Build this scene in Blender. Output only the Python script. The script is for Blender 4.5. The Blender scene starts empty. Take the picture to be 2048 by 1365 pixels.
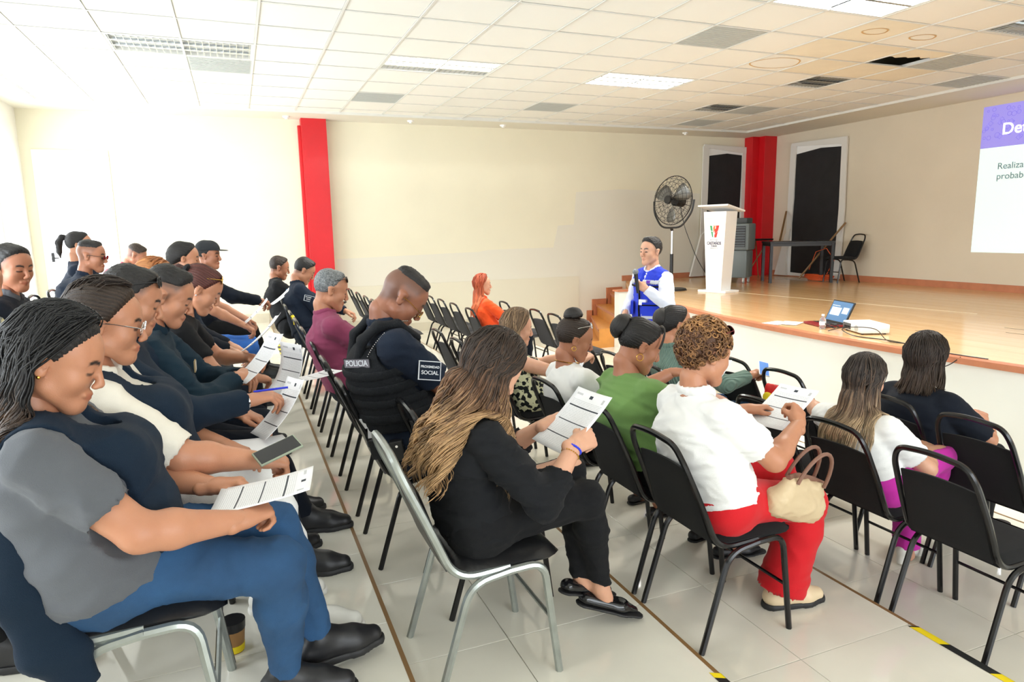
import bpy, bmesh, math, random
import numpy as np
from mathutils import Vector, Matrix, Euler
random.seed(7); RNG = np.random.default_rng(7)
SC = bpy.context.scene
COL = SC.collection

# ------------------------------------------------------------------ camera
CAMZ = 1.914
cam_d = bpy.data.cameras.new('camera'); cam = bpy.data.objects.new('camera', cam_d); COL.objects.link(cam)
cam_d.sensor_width = 36.0; cam_d.lens = 1344.2 / 2048 * 36.0; cam_d.clip_start = 0.02; cam_d.clip_end = 200
def cam_axes(yaw, pitch, roll):
    f = Vector((math.sin(yaw)*math.cos(pitch), math.cos(yaw)*math.cos(pitch), -math.sin(pitch)))
    r = Vector((math.cos(yaw), -math.sin(yaw), 0)); d = f.cross(r)
    return r*math.cos(roll) + d*math.sin(roll), -(d*math.cos(roll) - r*math.sin(roll)), -f
ax = cam_axes(0.383296, 0.163909, 0.018682)
cam.matrix_world = Matrix(((ax[0].x, ax[1].x, ax[2].x, 0), (ax[0].y, ax[1].y, ax[2].y, 0), (ax[0].z, ax[1].z, ax[2].z, CAMZ), (0, 0, 0, 1)))
SC.camera = cam
# ------------------------------------------------------------------ world, daylight, exposure
SC.view_settings.view_transform = 'Standard'; SC.view_settings.look = 'None'
SC.view_settings.gamma = 1.0; SC.view_settings.use_curve_mapping = False
SC.view_settings.exposure = 0.14
wd = bpy.data.worlds.new('sky'); SC.world = wd; wd.use_nodes = True
wd.node_tree.nodes['Background'].inputs[0].default_value = (0.86, 0.93, 1.0, 1)
wd.node_tree.nodes['Background'].inputs[1].default_value = 3.2
def area(name, loc, direction, sx, sy, power, color):
    l = bpy.data.lights.new(name, 'AREA'); l.shape = 'RECTANGLE'; l.size = sx; l.size_y = sy; l.energy = power; l.color = color
    o = bpy.data.objects.new(name, l); COL.objects.link(o); o.location = loc
    o.rotation_euler = Vector(direction).to_track_quat('-Z', 'Y').to_euler()
    return o
# daylight entering by the windows of the left wall and the glazed entrance
area('daylight_window_near', (-3.05, 3.2, 1.95), (1, 0.12, -0.05), 4.2, 2.3, 190, (0.90, 0.96, 1.0))
area('daylight_window_far', (-3.05, 9.1, 1.95), (1, 0.0, -0.05), 4.0, 2.6, 200, (0.92, 0.97, 1.0))
area('daylight_door', (-2.17, 12.4, 1.9), (0, -1, 0), 0.95, 2.5, 60, (0.95, 0.98, 1.0))
area('rear_fill', (3.0, -4.05, 2.0), (0, 1, -0.05), 6.0, 2.2, 170, (0.92, 0.96, 1.0))  # added fill light behind the camera, brightens the near rows and mid-room

# ------------------------------------------------------------------ materials
def mat(name, col, rough=0.6, metal=0.0, bump=0.0, bscale=60.0, var=0.0, vscale=8.0, spec=0.5, trans=0.0, emit=0.0, coat=0.0, sheen=0.0, sss=0.0, alpha=1.0):
    m = bpy.data.materials.new(name); m.use_nodes = True; nt = m.node_tree; b = nt.nodes['Principled BSDF']
    c = (*col, 1)
    b.inputs['Base Color'].default_value = c; b.inputs['Roughness'].default_value = rough; b.inputs['Metallic'].default_value = metal
    b.inputs['Specular IOR Level'].default_value = spec
    if trans: b.inputs['Transmission Weight'].default_value = trans
    if coat: b.inputs['Coat Weight'].default_value = coat; b.inputs['Coat Roughness'].default_value = 0.08
    if sheen: b.inputs['Sheen Weight'].default_value = sheen; b.inputs['Sheen Roughness'].default_value = 0.5
    if sss:
        b.inputs['Subsurface Weight'].default_value = sss; b.inputs['Subsurface Radius'].default_value = (0.012, 0.005, 0.003); b.inputs['Subsurface Scale'].default_value = 1.0
    if emit: b.inputs['Emission Color'].default_value = c; b.inputs['Emission Strength'].default_value = emit
    if alpha < 1: b.inputs['Alpha'].default_value = alpha
    tc = nt.nodes.new('ShaderNodeTexCoord')
    if var:
        n = nt.nodes.new('ShaderNodeTexNoise'); n.inputs['Scale'].default_value = vscale; n.inputs['Detail'].default_value = 4
        nt.links.new(tc.outputs['Object'], n.inputs['Vector'])
        r = nt.nodes.new('ShaderNodeMapRange'); r.inputs[1].default_value = 0.3; r.inputs[2].default_value = 0.7; r.inputs[3].default_value = 1-var; r.inputs[4].default_value = 1+var
        nt.links.new(n.outputs['Fac'], r.inputs[0])
        mx = nt.nodes.new('ShaderNodeVectorMath'); mx.operation = 'SCALE'; mx.inputs[0].default_value = col
        nt.links.new(r.outputs[0], mx.inputs['Scale']); nt.links.new(mx.outputs[0], b.inputs['Base Color'])
    if bump:
        n2 = nt.nodes.new('ShaderNodeTexNoise'); n2.inputs['Scale'].default_value = bscale; n2.inputs['Detail'].default_value = 3
        nt.links.new(tc.outputs['Object'], n2.inputs['Vector'])
        bp = nt.nodes.new('ShaderNodeBump'); bp.inputs['Strength'].default_value = bump; bp.inputs['Distance'].default_value = 0.01
        nt.links.new(n2.outputs['Fac'], bp.inputs['Height']); nt.links.new(bp.outputs[0], b.inputs['Normal'])
    return m
def srgb(r, g, b):
    f = lambda v: ((v/255+0.055)/1.055)**2.4 if v > 10 else v/255/12.92
    return (f(r), f(g), f(b))
M = {}
M['wall'] = mat('wall_cream_paint', srgb(235, 229, 206), 0.85, bump=0.08, bscale=90, var=0.02, vscale=1.5)
M['wall_left'] = mat('wall_white_paint', srgb(240, 238, 230), 0.85, bump=0.05, bscale=90)
M['wall_back'] = mat('wall_taupe_paint', srgb(222, 211, 190), 0.85, bump=0.08, bscale=90, var=0.025, vscale=1.2)
M['soffit'] = mat('soffit_plaster', srgb(228, 224, 210), 0.9)
M['red'] = mat('column_red_paint', srgb(205, 14, 26), 0.42, bump=0.12, bscale=40, var=0.04, vscale=3)
M['tile'] = mat('floor_tile_cream', srgb(228, 224, 210), 0.07, var=0.06, vscale=2.2, spec=0.6)
M['grout'] = mat('floor_grout', srgb(150, 142, 126), 0.8)
M['trim_brown'] = mat('step_edge_brown', srgb(132, 100, 62), 0.4)
M['riser'] = mat('step_riser', srgb(205, 197, 178), 0.3, var=0.03)
M['base_tile'] = mat('baseboard_tile', srgb(205, 197, 176), 0.25, var=0.05, vscale=4)
M['stage_white'] = mat('stage_front_paint', srgb(232, 232, 224), 0.7, bump=0.04, bscale=80, var=0.02, vscale=2)
M['cedar'] = mat('cedar_trim', srgb(188, 120, 86), 0.4, bump=0.05, var=0.1, vscale=9)
M['ctile'] = mat('ceiling_tile_mineral', srgb(240, 239, 232), 0.95, bump=0.12, bscale=260, var=0.012, vscale=1.0)
M['ctile_stain'] = mat('ceiling_tile_stained', srgb(236, 228, 208), 0.95, bump=0.12, bscale=260, var=0.05, vscale=2.0)
M['cgrid'] = mat('ceiling_grid_metal', srgb(222, 222, 216), 0.5)
M['grille'] = mat('ceiling_grille_grey', srgb(186, 190, 186), 0.6)
M['dark'] = mat('dark_void', (0.004, 0.004, 0.004), 1.0)
M['blk_metal'] = mat('black_metal', (0.010, 0.010, 0.011), 0.22, metal=0.3, spec=0.6, var=0.2, vscale=30)
M['silver'] = mat('silver_tube', srgb(168, 174, 170), 0.32, metal=0.75, bump=0.05, bscale=50, var=0.12, vscale=14)
M['blk_fabric'] = mat('black_fabric', (0.0105, 0.011, 0.012), 0.95, bump=0.5, bscale=700, sheen=0.03, spec=0.25, var=0.12, vscale=300)
M['grey_fabric'] = mat('faded_grey_fabric', (0.034, 0.034, 0.037), 0.92, bump=0.5, bscale=700, sheen=0.05, spec=0.3, var=0.1, vscale=300)
M['blk_vinyl'] = mat('black_vinyl', (0.012, 0.012, 0.013), 0.3, bump=0.15, bscale=40)
M['white_gloss'] = mat('white_gloss', srgb(246, 246, 244), 0.3)
M['white_paper'] = mat('white_paper', srgb(246, 247, 250), 0.7)
M['chrome'] = mat('chrome', (0.75, 0.75, 0.76), 0.15, metal=1.0)
M['gold'] = mat('gold', srgb(222, 176, 84), 0.22, metal=1.0)
M['black'] = mat('black_plastic', (0.01, 0.01, 0.011), 0.4)
M['grey_pl'] = mat('grey_plastic', srgb(112, 122, 124), 0.5)
M['yellow'] = mat('yellow_tape', srgb(240, 214, 20), 0.5)
M['black_tape'] = mat('black_tape', (0.01, 0.012, 0.012), 0.5)
M['glass'] = mat('clear_lens', (0.9, 0.95, 0.95), 0.03, trans=1.0)
M['dark_lens'] = mat('dark_lens', (0.006, 0.006, 0.008), 0.06)
def wood_mat():
    m = bpy.data.materials.new('stage_laminate'); m.use_nodes = True; nt = m.node_tree; b = nt.nodes['Principled BSDF']
    tc = nt.nodes.new('ShaderNodeTexCoord'); mp = nt.nodes.new('ShaderNodeMapping'); nt.links.new(tc.outputs['Object'], mp.inputs[0])
    mp.inputs['Rotation'].default_value = (0, 0, math.radians(90))
    br = nt.nodes.new('ShaderNodeTexBrick'); nt.links.new(mp.outputs[0], br.inputs[0])
    br.inputs['Color1'].default_value = (*srgb(228, 190, 140), 1); br.inputs['Color2'].default_value = (*srgb(218, 176, 124), 1); br.inputs['Mortar'].default_value = (*srgb(188, 146, 100), 1)
    br.inputs['Scale'].default_value = 1.0; br.inputs['Brick Width'].default_value = 1.2; br.inputs['Row Height'].default_value = 0.075; br.inputs['Mortar Size'].default_value = 0.0012
    nz = nt.nodes.new('ShaderNodeTexNoise'); nz.inputs['Scale'].default_value = 3; nz.inputs['Detail'].default_value = 6
    mp2 = nt.nodes.new('ShaderNodeMapping'); mp2.inputs['Scale'].default_value = (14, 1.2, 1); nt.links.new(tc.outputs['Object'], mp2.inputs[0]); nt.links.new(mp2.outputs[0], nz.inputs['Vector'])
    mix = nt.nodes.new('ShaderNodeMixRGB'); mix.blend_type = 'MULTIPLY'; mix.inputs[0].default_value = 0.35
    rp = nt.nodes.new('ShaderNodeValToRGB'); rp.color_ramp.elements[0].color = (0.6, 0.52, 0.42, 1); rp.color_ramp.elements[1].color = (1, 1, 1, 1)
    nt.links.new(nz.outputs['Fac'], rp.inputs[0]); nt.links.new(br.outputs['Color'], mix.inputs[1]); nt.links.new(rp.outputs[0], mix.inputs[2])
    nt.links.new(mix.outputs[0], b.inputs['Base Color']); b.inputs['Roughness'].default_value = 0.16
    return m
M['wood'] = wood_mat()
M['wood_step'] = mat('stair_wood', srgb(206, 140, 68), 0.3, bump=0.05, var=0.1, vscale=6)

# ------------------------------------------------------------------ mesh helpers
def link(name, me, m, parent=None, loc=None, smooth=False):
    o = bpy.data.objects.new(name, me); COL.objects.link(o)
    if m is not None:
        if isinstance(m, (list, tuple)):
            if not me.materials:
                for k in m: me.materials.append(k)
        elif not me.materials: me.materials.append(m)
    if parent is not None: o.parent = parent
    if loc is not None: o.location = loc
    if smooth: me.polygons.foreach_set('use_smooth', [True]*len(me.polygons))
    return o
def tag(o, label=None, cat=None, group=None, kind=None):
    if label: o['label'] = label
    if cat: o['category'] = cat
    if group: o['group'] = group
    if kind: o['kind'] = kind
    return o
def empty(name, loc=(0, 0, 0), rz=0.0):
    o = bpy.data.objects.new(name, None); COL.objects.link(o); o.location = loc; o.rotation_euler = (0, 0, rz); o.empty_display_size = 0.05
    return o
def pydata(name, v, f, m, parent=None, smooth=False):
    me = bpy.data.meshes.new(name); me.from_pydata([tuple(p) for p in v], [], f); me.update()
    return link(name, me, m, parent, smooth=smooth)
class MB:
    """collects shapes into one bmesh"""
    def __init__(s): s.bm = bmesh.new()
    def box(s, lo, hi, mtx=None, bevel=0.0):
        lo = Vector(lo); hi = Vector(hi); c = (lo+hi)/2; d = hi-lo
        r = bmesh.ops.create_cube(s.bm, size=1.0, matrix=Matrix.Translation(c) @ Matrix.Diagonal((*d, 1)))
        vs = r['verts']
        if bevel:
            es = {e for v in vs for e in v.link_edges}
            r2 = bmesh.ops.bevel(s.bm, geom=list(es), offset=bevel, segments=2, affect='EDGES', profile=0.5)
            vs = list({v for f in r2['faces'] for v in f.verts} | {v for v in vs if v.is_valid})
        if mtx is not None: bmesh.ops.transform(s.bm, matrix=mtx, verts=vs)
        return s
    def cyl(s, a, b, r, r2=None, n=12, cap=True):
        a = Vector(a); b = Vector(b); d = b-a; L = d.length
        q = d.to_track_quat('Z', 'Y').to_matrix().to_4x4()
        bmesh.ops.create_cone(s.bm, cap_ends=cap, segments=n, radius1=r, radius2=(r if r2 is None else r2), depth=L, matrix=Matrix.Translation((a+b)/2) @ q)
        return s
    def sph(s, c, r, n=12, sc=(1, 1, 1)):
        bmesh.ops.create_uvsphere(s.bm, u_segments=n, v_segments=max(6, n*2//3), radius=r, matrix=Matrix.Translation(c) @ Matrix.Diagonal((*sc, 1)))
        return s
    def tube(s, pts, r, n=8, closed=False, cap=True, flat=1.0):
        v, f = tube_vf([Vector(p) for p in pts], r, n, closed, cap, flat)
        bv = [s.bm.verts.new(p) for p in v]
        for q in f:
            try: s.bm.faces.new([bv[i] for i in q])
            except ValueError: pass
        return s
    def prism(s, poly, h0, h1, axis='z'):
        """poly: list of 2-D points extruded between h0 and h1"""
        def p3(p, h): return {'z': (p[0], p[1], h), 'y': (p[0], h, p[1]), 'x': (h, p[0], p[1])}[axis]
        a = [s.bm.verts.new(p3(p, h0)) for p in poly]; b = [s.bm.verts.new(p3(p, h1)) for p in poly]; n = len(poly)
        s.bm.faces.new(a[::-1]); s.bm.faces.new(b)
        for i in range(n): s.bm.faces.new((a[i], a[(i+1) % n], b[(i+1) % n], b[i]))
        return s
    def mesh(s, name, smooth=False):
        bmesh.ops.recalc_face_normals(s.bm, faces=s.bm.faces)
        me = bpy.data.meshes.new(name); s.bm.to_mesh(me); s.bm.free()
        if smooth:
            me.polygons.foreach_set('use_smooth', [True]*len(me.polygons))
            if hasattr(me, 'set_sharp_from_angle'): me.set_sharp_from_angle(angle=math.radians(38))
        return me
    def build(s, name, m, parent=None, smooth=False, loc=None):
        return link(name, s.mesh(name, smooth), m, parent, loc)
def tube_vf(pts, r, n=8, closed=False, cap=True, flat=1.0):
    N = len(pts); v = []; f = []
    rs = r if isinstance(r, (list, tuple)) else [r]*N
    up = None
    for i, p in enumerate(pts):
        a = pts[(i-1) % N] if (closed or i > 0) else p; b = pts[(i+1) % N] if (closed or i < N-1) else p
        t = (b-a)
        t = t.normalized() if t.length > 1e-9 else Vector((0, 0, 1))
        if up is None:
            up = Vector((0, 0, 1)) if abs(t.z) < 0.9 else Vector((0, 1, 0))
        up = (up - t*up.dot(t)); up = up.normalized() if up.length > 1e-6 else t.orthogonal().normalized()
        w = t.cross(up)
        for k in range(n):
            an = 2*math.pi*k/n
            v.append(p + (up*math.cos(an)*flat + w*math.sin(an))*rs[i])
    for i in range(N if closed else N-1):
        j = (i+1) % N
        for k in range(n):
            k2 = (k+1) % n
            f.append((i*n+k, i*n+k2, j*n+k2, j*n+k))
    if cap and not closed:
        f.append(tuple(range(n))[::-1]); f.append(tuple((N-1)*n+k for k in range(n)))
    return v, f
def arc_pts(pts, rad=0.06, seg=5):
    """round the inner corners of a polyline"""
    pts = [Vector(p) for p in pts]; out = [pts[0]]
    for i in range(1, len(pts)-1):
        a, p, b = pts[i-1], pts[i], pts[i+1]
        d1 = (a-p); d2 = (b-p); r = min(rad, d1.length*0.49, d2.length*0.49)
        s = p+d1.normalized()*r; e = p+d2.normalized()*r
        for k in range(seg+1):
            t = k/seg; out.append(s*(1-t)**2 + p*2*t*(1-t) + e*t*t)
    out.append(pts[-1]); return out
def text_mesh(body, size, m, mtx, parent, name='lettering', off=0.0, align='CENTER'):
    c = bpy.data.curves.new('t', 'FONT'); c.body = body; c.size = size; c.extrude = 0.0006; c.align_x = align; c.align_y = 'CENTER'; c.offset = off
    o = bpy.data.objects.new('t', c); COL.objects.link(o); dg = bpy.context.evaluated_depsgraph_get(); me = bpy.data.meshes.new_from_object(o.evaluated_get(dg)); bpy.data.objects.remove(o)
    me.materials.clear(); q = link(name, me, m, parent); q.matrix_local = mtx; return q
def copy_tree(o, parent=None):
    c = o.copy(); COL.objects.link(c); c.parent = parent
    for ch in list(o.children): copy_tree(ch, c)
    return c

# ------------------------------------------------------------------ the room
FL = [0.563, 0.451, 0.338, 0.225, 0.114, -0.18]      # floor heights of the tiers, back to front
EX = [-0.61, 0.43, 1.475, 2.54, 4.27]                # X of the tier edges
XL, XB, YW, YR = -2.8, 10.84, 12.0, -4.0             # left wall, back wall (stage), side wall, rear wall
ZC, ZS = 3.788, 0.836                                # ceiling, stage floor
def S(o): o['kind'] = 'structure'; return o
fl = S(MB().box((XL, YR, -0.6), (XB, YW, -0.19)).build('floor', M['grout']))
xs = [XL] + EX + [7.6]
random.seed(3)
TW = 0.61
tile_cache = {}
def tile_mesh(w, d):
    k = (round(w, 3), round(d, 3))
    if k not in tile_cache:
        tile_cache[k] = MB().box((0, 0, -0.012), (w, d, 0), bevel=0.0012).mesh('floor_tile')
        tile_cache[k].materials.append(M['tile'])
    return tile_cache[k]
for i in range(6):
    x0, x1, z = xs[i], xs[i+1], FL[i]
    S(MB().box((x0, YR, -0.2), (x1 - 0.004, YW, z-0.013)).build('floor', M['grout'] if i == 5 else M['riser'])).name = 'floor_tier'
    tier = bpy.data.objects['floor_tier' if i == 0 else 'floor_tier.%03d' % i]
    # tiles: full ones from the front edge backwards, a cut one at the riser behind; past the nearest ones plain slabs
    cuts = []
    x = x1
    while x > x0 + 0.01:
        a = max(x0, x-TW); cuts.append((a, x)); x = a
    if i == 0: cuts = [(x1-TW, x1), (x1-2*TW, x1-TW), (x0, x1-2*TW)]
    if i == 5: cuts = [(x0, x0+TW), (x0+TW, x0+2*TW), (x0+2*TW, x1)]
    for (a, b) in cuts:
        y = 0.35 + (0.18*i) % 0.3
        while y < YW-0.02:
            e = min(y+TW, YW)
            big = (b-a) > TW+0.01 or y > 9.0
            if y > 9.0: e = YW
            o = bpy.data.objects.new('floor_tile', tile_mesh(b-a-0.003, e-y-0.003)); COL.objects.link(o)
            o.parent = tier; o.location = (a+0.0015, y+0.0015, z)
            y = e
    MB().box((x0, YR, z-0.013), (x1-0.004, 0.35+(0.18*i) % 0.3, z)).build('floor_slab', M['tile'], tier)
    if i < 5:
        tr = MB().box((x1-0.012, YR, z-0.03), (x1+0.004, YW, z+0.0015)).build('edge_strip', M['trim_brown'], tier)
# walls
def wall_with_holes(name, m, axis, pos, thick, a0, a1, z0, z1, holes):
    """axis 'x' : wall plane at x=pos spanning y a0..a1"""
    mb = MB(); cuts = sorted({a0, a1, *[h[0] for h in holes], *[h[1] for h in holes]})
    for c0, c1 in zip(cuts, cuts[1:]):
        hs = [h for h in holes if h[0] <= c0+1e-6 and h[1] >= c1-1e-6]
        zz = [(z0, z1)] if not hs else [(z0, hs[0][2]), (hs[0][3], z1)]
        for q0, q1 in zz:
            if q1-q0 < 1e-4: continue
            lo, hi = (pos, pos+thick)
            if axis == 'x': mb.box((min(lo, hi), c0, q0), (max(lo, hi), c1, q1))
            else: mb.box((c0, min(lo, hi), q0), (c1, max(lo, hi), q1))
    return S(mb.build(name, m))
wins = [(1.2, 5.2, 0.95, 3.1), (7.2, 11.0, 0.75, 3.3)]
wall_with_holes('wall_left', M['wall_left'], 'x', XL, -0.2, YR, YW+0.2, -0.6, ZC+0.3, wins)
DX0, DX1, DZ1 = -2.66, -1.68, 3.2
wall_with_holes('wall_side', M['wall'], 'y', YW, 0.2, XL-0.2, XB+0.2, -0.6, ZC+0.3, [(DX0, DX1, FL[0], DZ1)])
S(MB().box((XB, YR, -0.6), (XB+0.2, YW, ZC+0.3)).build('wall_back', M['wall_back']))
wall_with_holes('wall_rear', M['wall_left'], 'y', YR, -0.2, XL-0.2, XB+0.2, -0.6, ZC+0.3, [(0.0, 6.0, 0.9, 3.1)])  # opening added for the unseen fill light behind the camera
for n, (a, b, z0, z1) in enumerate(wins):
    w = S(MB().box((XL-0.12, a, z0), (XL-0.06, a+0.05, z1)).box((XL-0.12, b-0.05, z0), (XL-0.06, b, z1)).box((XL-0.12, a+0.05, z0), (XL-0.06, b-0.05, z0+0.05)).box((XL-0.12, a+0.05, z1-0.05), (XL-0.06, b-0.05, z1)).build('window_%d' % (n+1), M['cgrid']))
    for k in range(1, 3):
        y = a+(b-a)*k/3; MB().box((XL-0.115, y-0.02, z0+0.05), (XL-0.065, y+0.02, z1-0.05)).build('mullion', M['cgrid'], w)
# glazed entrance door in the side wall, white with daylight
d1 = S(MB().box((DX0, YW-0.02, FL[0]), (DX0+0.07, YW+0.1, DZ1)).box((DX1-0.07, YW-0.02, FL[0]), (DX1, YW+0.1, DZ1)).box((DX0+0.07, YW-0.02, DZ1-0.1), (DX1-0.07, YW+0.1, DZ1)).box((DX0+0.07, YW, FL[0]+2.1), (DX1-0.07, YW+0.08, FL[0]+2.15)).build('door_1', M['white_gloss']))
M['frost'] = mat('frosted_glass', (0.97, 0.98, 1.0), 0.5, trans=1.0)
MB().box((DX0+0.07, YW+0.035, FL[0]+0.01), (DX1-0.07, YW+0.045, FL[0]+2.1)).build('pane', M['frost'], d1)
MB().box((DX0+0.07, YW+0.035, FL[0]+2.15), (DX1-0.07, YW+0.045, DZ1-0.1)).build('pane', M['frost'], d1)
MB().box((DX0+0.09, YW-0.03, FL[0]+1.0), (DX0+0.13, YW, FL[0]+1.14)).cyl((DX0+0.11, YW-0.06, FL[0]+1.06), (DX0+0.19, YW-0.06, FL[0]+1.06), 0.011).build('door_handle', M['black'], d1)
# repainted lighter patch and plinth band on the side wall
pz = M['stage_white']
M['patch'] = mat('wall_repaint_patch', srgb(229, 225, 211), 0.85, bump=0.06, bscale=90)
S(MB().prism([(1.6, FL[2]), (1.6, 1.47), (4.2, 1.52), (4.4, 1.55), (5.75, 1.56), (5.85, 1.98), (6.2, 2.0), (6.25, 2.62), (7.2, 2.68), (8.0, 2.66), (9.2, 2.6), (9.2, ZS), (6.3, 0.2), (4.4, 0.1)], YW-0.003, YW, 'y').build('trim_1', M['patch']))
S(MB().box((1.6, YW-0.02, -0.2), (6.3, YW-0.001, 0.98)).build('trim_2', mat('plinth_paint', srgb(226, 220, 200), 0.8)))
for i, (a, b) in enumerate(((XL, EX[0]), (EX[0], EX[1]), (EX[1], EX[2]), (EX[2], EX[3]), (EX[3], EX[4]), (EX[4], 6.3))):
    S(MB().box((max(a, DX1) if i == 0 else a, YW-0.035, FL[i]), (b-0.003, YW-0.001, FL[i]+0.15)).build('baseboard_side', M['base_tile']))
S(MB().box((7.3, YW-0.025, ZS), (10.4, YW-0.001, ZS+0.11)).build('baseboard_stage_side', M['cedar']))
S(MB().box((XB-0.025, YR, ZS), (XB-0.001, YW, ZS+0.11)).build('baseboard_back', M['cedar']))
# red columns
col1 = S(MB().box((1.13, YW-0.2, FL[2]), (1.53, YW, ZC), bevel=0.004).build('red_column', M['red']))
col1.name = 'trim_3'; MB().box((1.085, YW-0.1, FL[2]), (1.128, YW-0.001, ZC-0.12)).build('flange', M['red'], col1)
col2 = S(MB().box((10.52, YW-0.42, ZS), (XB-0.001, YW-0.001, ZC), bevel=0.004).build('trim_4', M['red']))
MB().box((10.34, YW-0.25, ZS), (10.518, YW-0.002, ZC), bevel=0.003).build('flange', M['red'], col2)
# ------------------------------------------------------------------ ceiling: grid, tiles, fixtures
CT = 0.671; CX0, CY0 = 0.3296, 6.186
ceil = S(MB().box((XL-0.2, YR-0.2, ZC+0.32), (XB+0.2, YW+0.2, ZC+0.42)).build('ceiling', M['soffit']))
gx = lambda c: CX0+CT*c
gy = lambda r: CY0+CT*r
C0, C1, R0, R1 = -4, 14, -4, 7.5
S(MB().box((XL, gy(R1), ZC-0.015), (XB, YW, ZC+0.12)).box((gx(C1), YR, ZC-0.015), (XB, gy(R1), ZC+0.12)).box((XL, YR, ZC-0.015), (gx(C0), gy(R1), ZC+0.12)).build('ceiling_soffit', M['soffit'])).name = 'trim_5'
S(MB().box((gx(C0), gy(R1)-0.03, ZC-0.035), (gx(C1), gy(R1), ZC+0.02)).box((gx(C1)-0.03, YR, ZC-0.035), (gx(C1), gy(R1)-0.03, ZC+0.02)).build('trim_6', M['cgrid']))
MB().box((gx(C0), YR, ZC+0.002), (gx(C1), gy(R0), ZC+0.02)).build('ceiling_slab', M['ctile'], ceil)
full = MB().box((0, 0, 0), (CT-0.02, CT-0.02, 0.015), bevel=0.004).mesh('ceiling_tile'); full.materials.append(M['ctile'])
half = MB().box((0, 0, 0), (CT-0.02, CT/2-0.03, 0.015), bevel=0.004).mesh('ceiling_tile'); half.materials.append(M['ctile'])
stain = full.copy(); stain.materials.clear(); stain.materials.append(M['ctile_stain'])
fix = {(-2, 2): 'l', (-1, 2): 'x', (2, 2): 'L', (3, 2): 'x', (6, 2): 'L', (7, 2): 'x', (6, -3): 'L', (7, -3): 'x', (10, 1): 's', (10, 4): 's', (10, -3): 'l', (11, -3): 'x',
       (-1, 3): 'g', (2, 5): 'g', (6, -1): 'g', (6, 5): 'g', (11, -1): 'g', (13, 0): 'g', (11, 6): 'g', (11, 4): 'g', (10, -1): 'h'}
stained = {(8, -1), (9, -1), (10, 0), (11, 0), (9, 0), (8, -2)}
for c in range(C0, C1):
    for r in range(R0, 8):
        k = fix.get((c, r))
        if k in ('l', 'L', 'x', 's'): continue
        if k == 'g' or k == 'h': continue
        me = half if r == 7 else (stain if (c, r) in stained else full)
        o = bpy.data.objects.new('ceiling_tile', me); COL.objects.link(o); o.parent = ceil
        dz = 0.001*random.random(); o.location = (gx(c)+0.01, gy(r)+0.01, ZC+0.002+dz)
        if (c, r) == (9, 3): o.rotation_euler = (0.0, math.radians(1.6), 0)
        if (c, r) == (5, 7): o.rotation_euler = (math.radians(3), 0, 0)
gb = []
bar = lambda: None
for c in range(C0, C1+1):
    MB().box((gx(c)-0.010, YR, ZC-0.006), (gx(c)+0.010, gy(R1)-0.03, ZC+0.002)).box((gx(c)-0.003, YR, ZC+0.002), (gx(c)+0.003, gy(R1)-0.03, ZC+0.03)).build('grid_bar', M['cgrid'], ceil)
for r in range(R0, 8):
    MB().box((gx(C0), gy(r)-0.010, ZC-0.005), (gx(C1), gy(r)+0.010, ZC+0.0015)).build('grid_bar', M['cgrid'], ceil)
M['tube_on'] = mat('lamp_tube_lit', (1.0, 0.99, 0.96), 0.4, emit=9.0)
M['tube_off'] = mat('lamp_tube_unlit', srgb(214, 218, 220), 0.3)
M['refl'] = mat('louvre_aluminium', (0.72, 0.75, 0.78), 0.14, metal=1.0)
def ceiling_light(c, r, nx, lit, label, ntube=3):
    t = empty('ceiling_light', (gx(c), gy(r), ZC)); w = CT*nx; d = CT
    tag(t, label, 'light', 'recessed fluorescent ceiling lights')
    MB().box((0.012, 0.012, 0.0), (w-0.012, d-0.012, 0.10)).build('housing', M['cgrid'], t).location = (0, 0, 0.045)
    fr = MB()
    for lo, hi in (((0.01, 0.01, -0.002), (w-0.01, 0.035, 0.045)), ((0.01, d-0.035, -0.002), (w-0.01, d-0.01, 0.045)), ((0.01, 0.035, -0.002), (0.035, d-0.035, 0.045)), ((w-0.035, 0.035, -0.002), (w-0.01, d-0.035, 0.045))): fr.box(lo, hi)
    fr.build('frame', M['cgrid'], t)
    bw = (d-0.07)/ntube; lv = MB(); nl = 20*nx//2
    for i in range(ntube):
        y0 = 0.035+bw*i; y1 = y0+bw
        MB().cyl((0.06, (y0+y1)/2, 0.03), (w-0.06, (y0+y1)/2, 0.03), 0.014, n=10).build('tube', M['tube_on'] if lit and (lit is True or i in lit) else M['tube_off'], t, smooth=True)
        if i: lv.box((0.035, y0-0.022, 0.0), (w-0.035, y0+0.022, 0.02))
        for j in range(nl+1):
            x = 0.045+(w-0.09)*j/nl
            lv.box((x-0.003, y0+0.022, 0.0), (x+0.003, y1-0.022, 0.016))
    lv.build('louvre', M['refl'], t)
    if lit:
        for i in (range(ntube) if lit is True else lit):
            area('lamp_glow', (gx(c)+w/2, gy(r)+0.035+bw*(i+0.5), ZC+0.0445), (0, 0, -1), w*0.9, bw*0.42, 92*nx/len(range(ntube) if lit is True else lit), (1.0, 0.98, 0.93))
    return t
ceiling_light(-2, 2, 2, (), 'unlit ceiling light with bluish louvres nearest the white left wall')
ceiling_light(2, 2, 2, (0, 1), 'glowing ceiling light in front of the single red column')
ceiling_light(6, 2, 2, True, 'glowing three-tube ceiling light near the centre of the ceiling')
ceiling_light(6, -3, 2, (0, 1), 'large glowing ceiling light cut by the top edge of the picture', 2)
ceiling_light(10, 1, 1, (), 'small unlit square ceiling light beside the broken tile')
ceiling_light(10, 4, 1, (), 'small unlit square ceiling light farthest away over the stage')
ceiling_light(10, -3, 2, (), 'unlit ceiling light at the right edge of the picture', 2)
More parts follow.
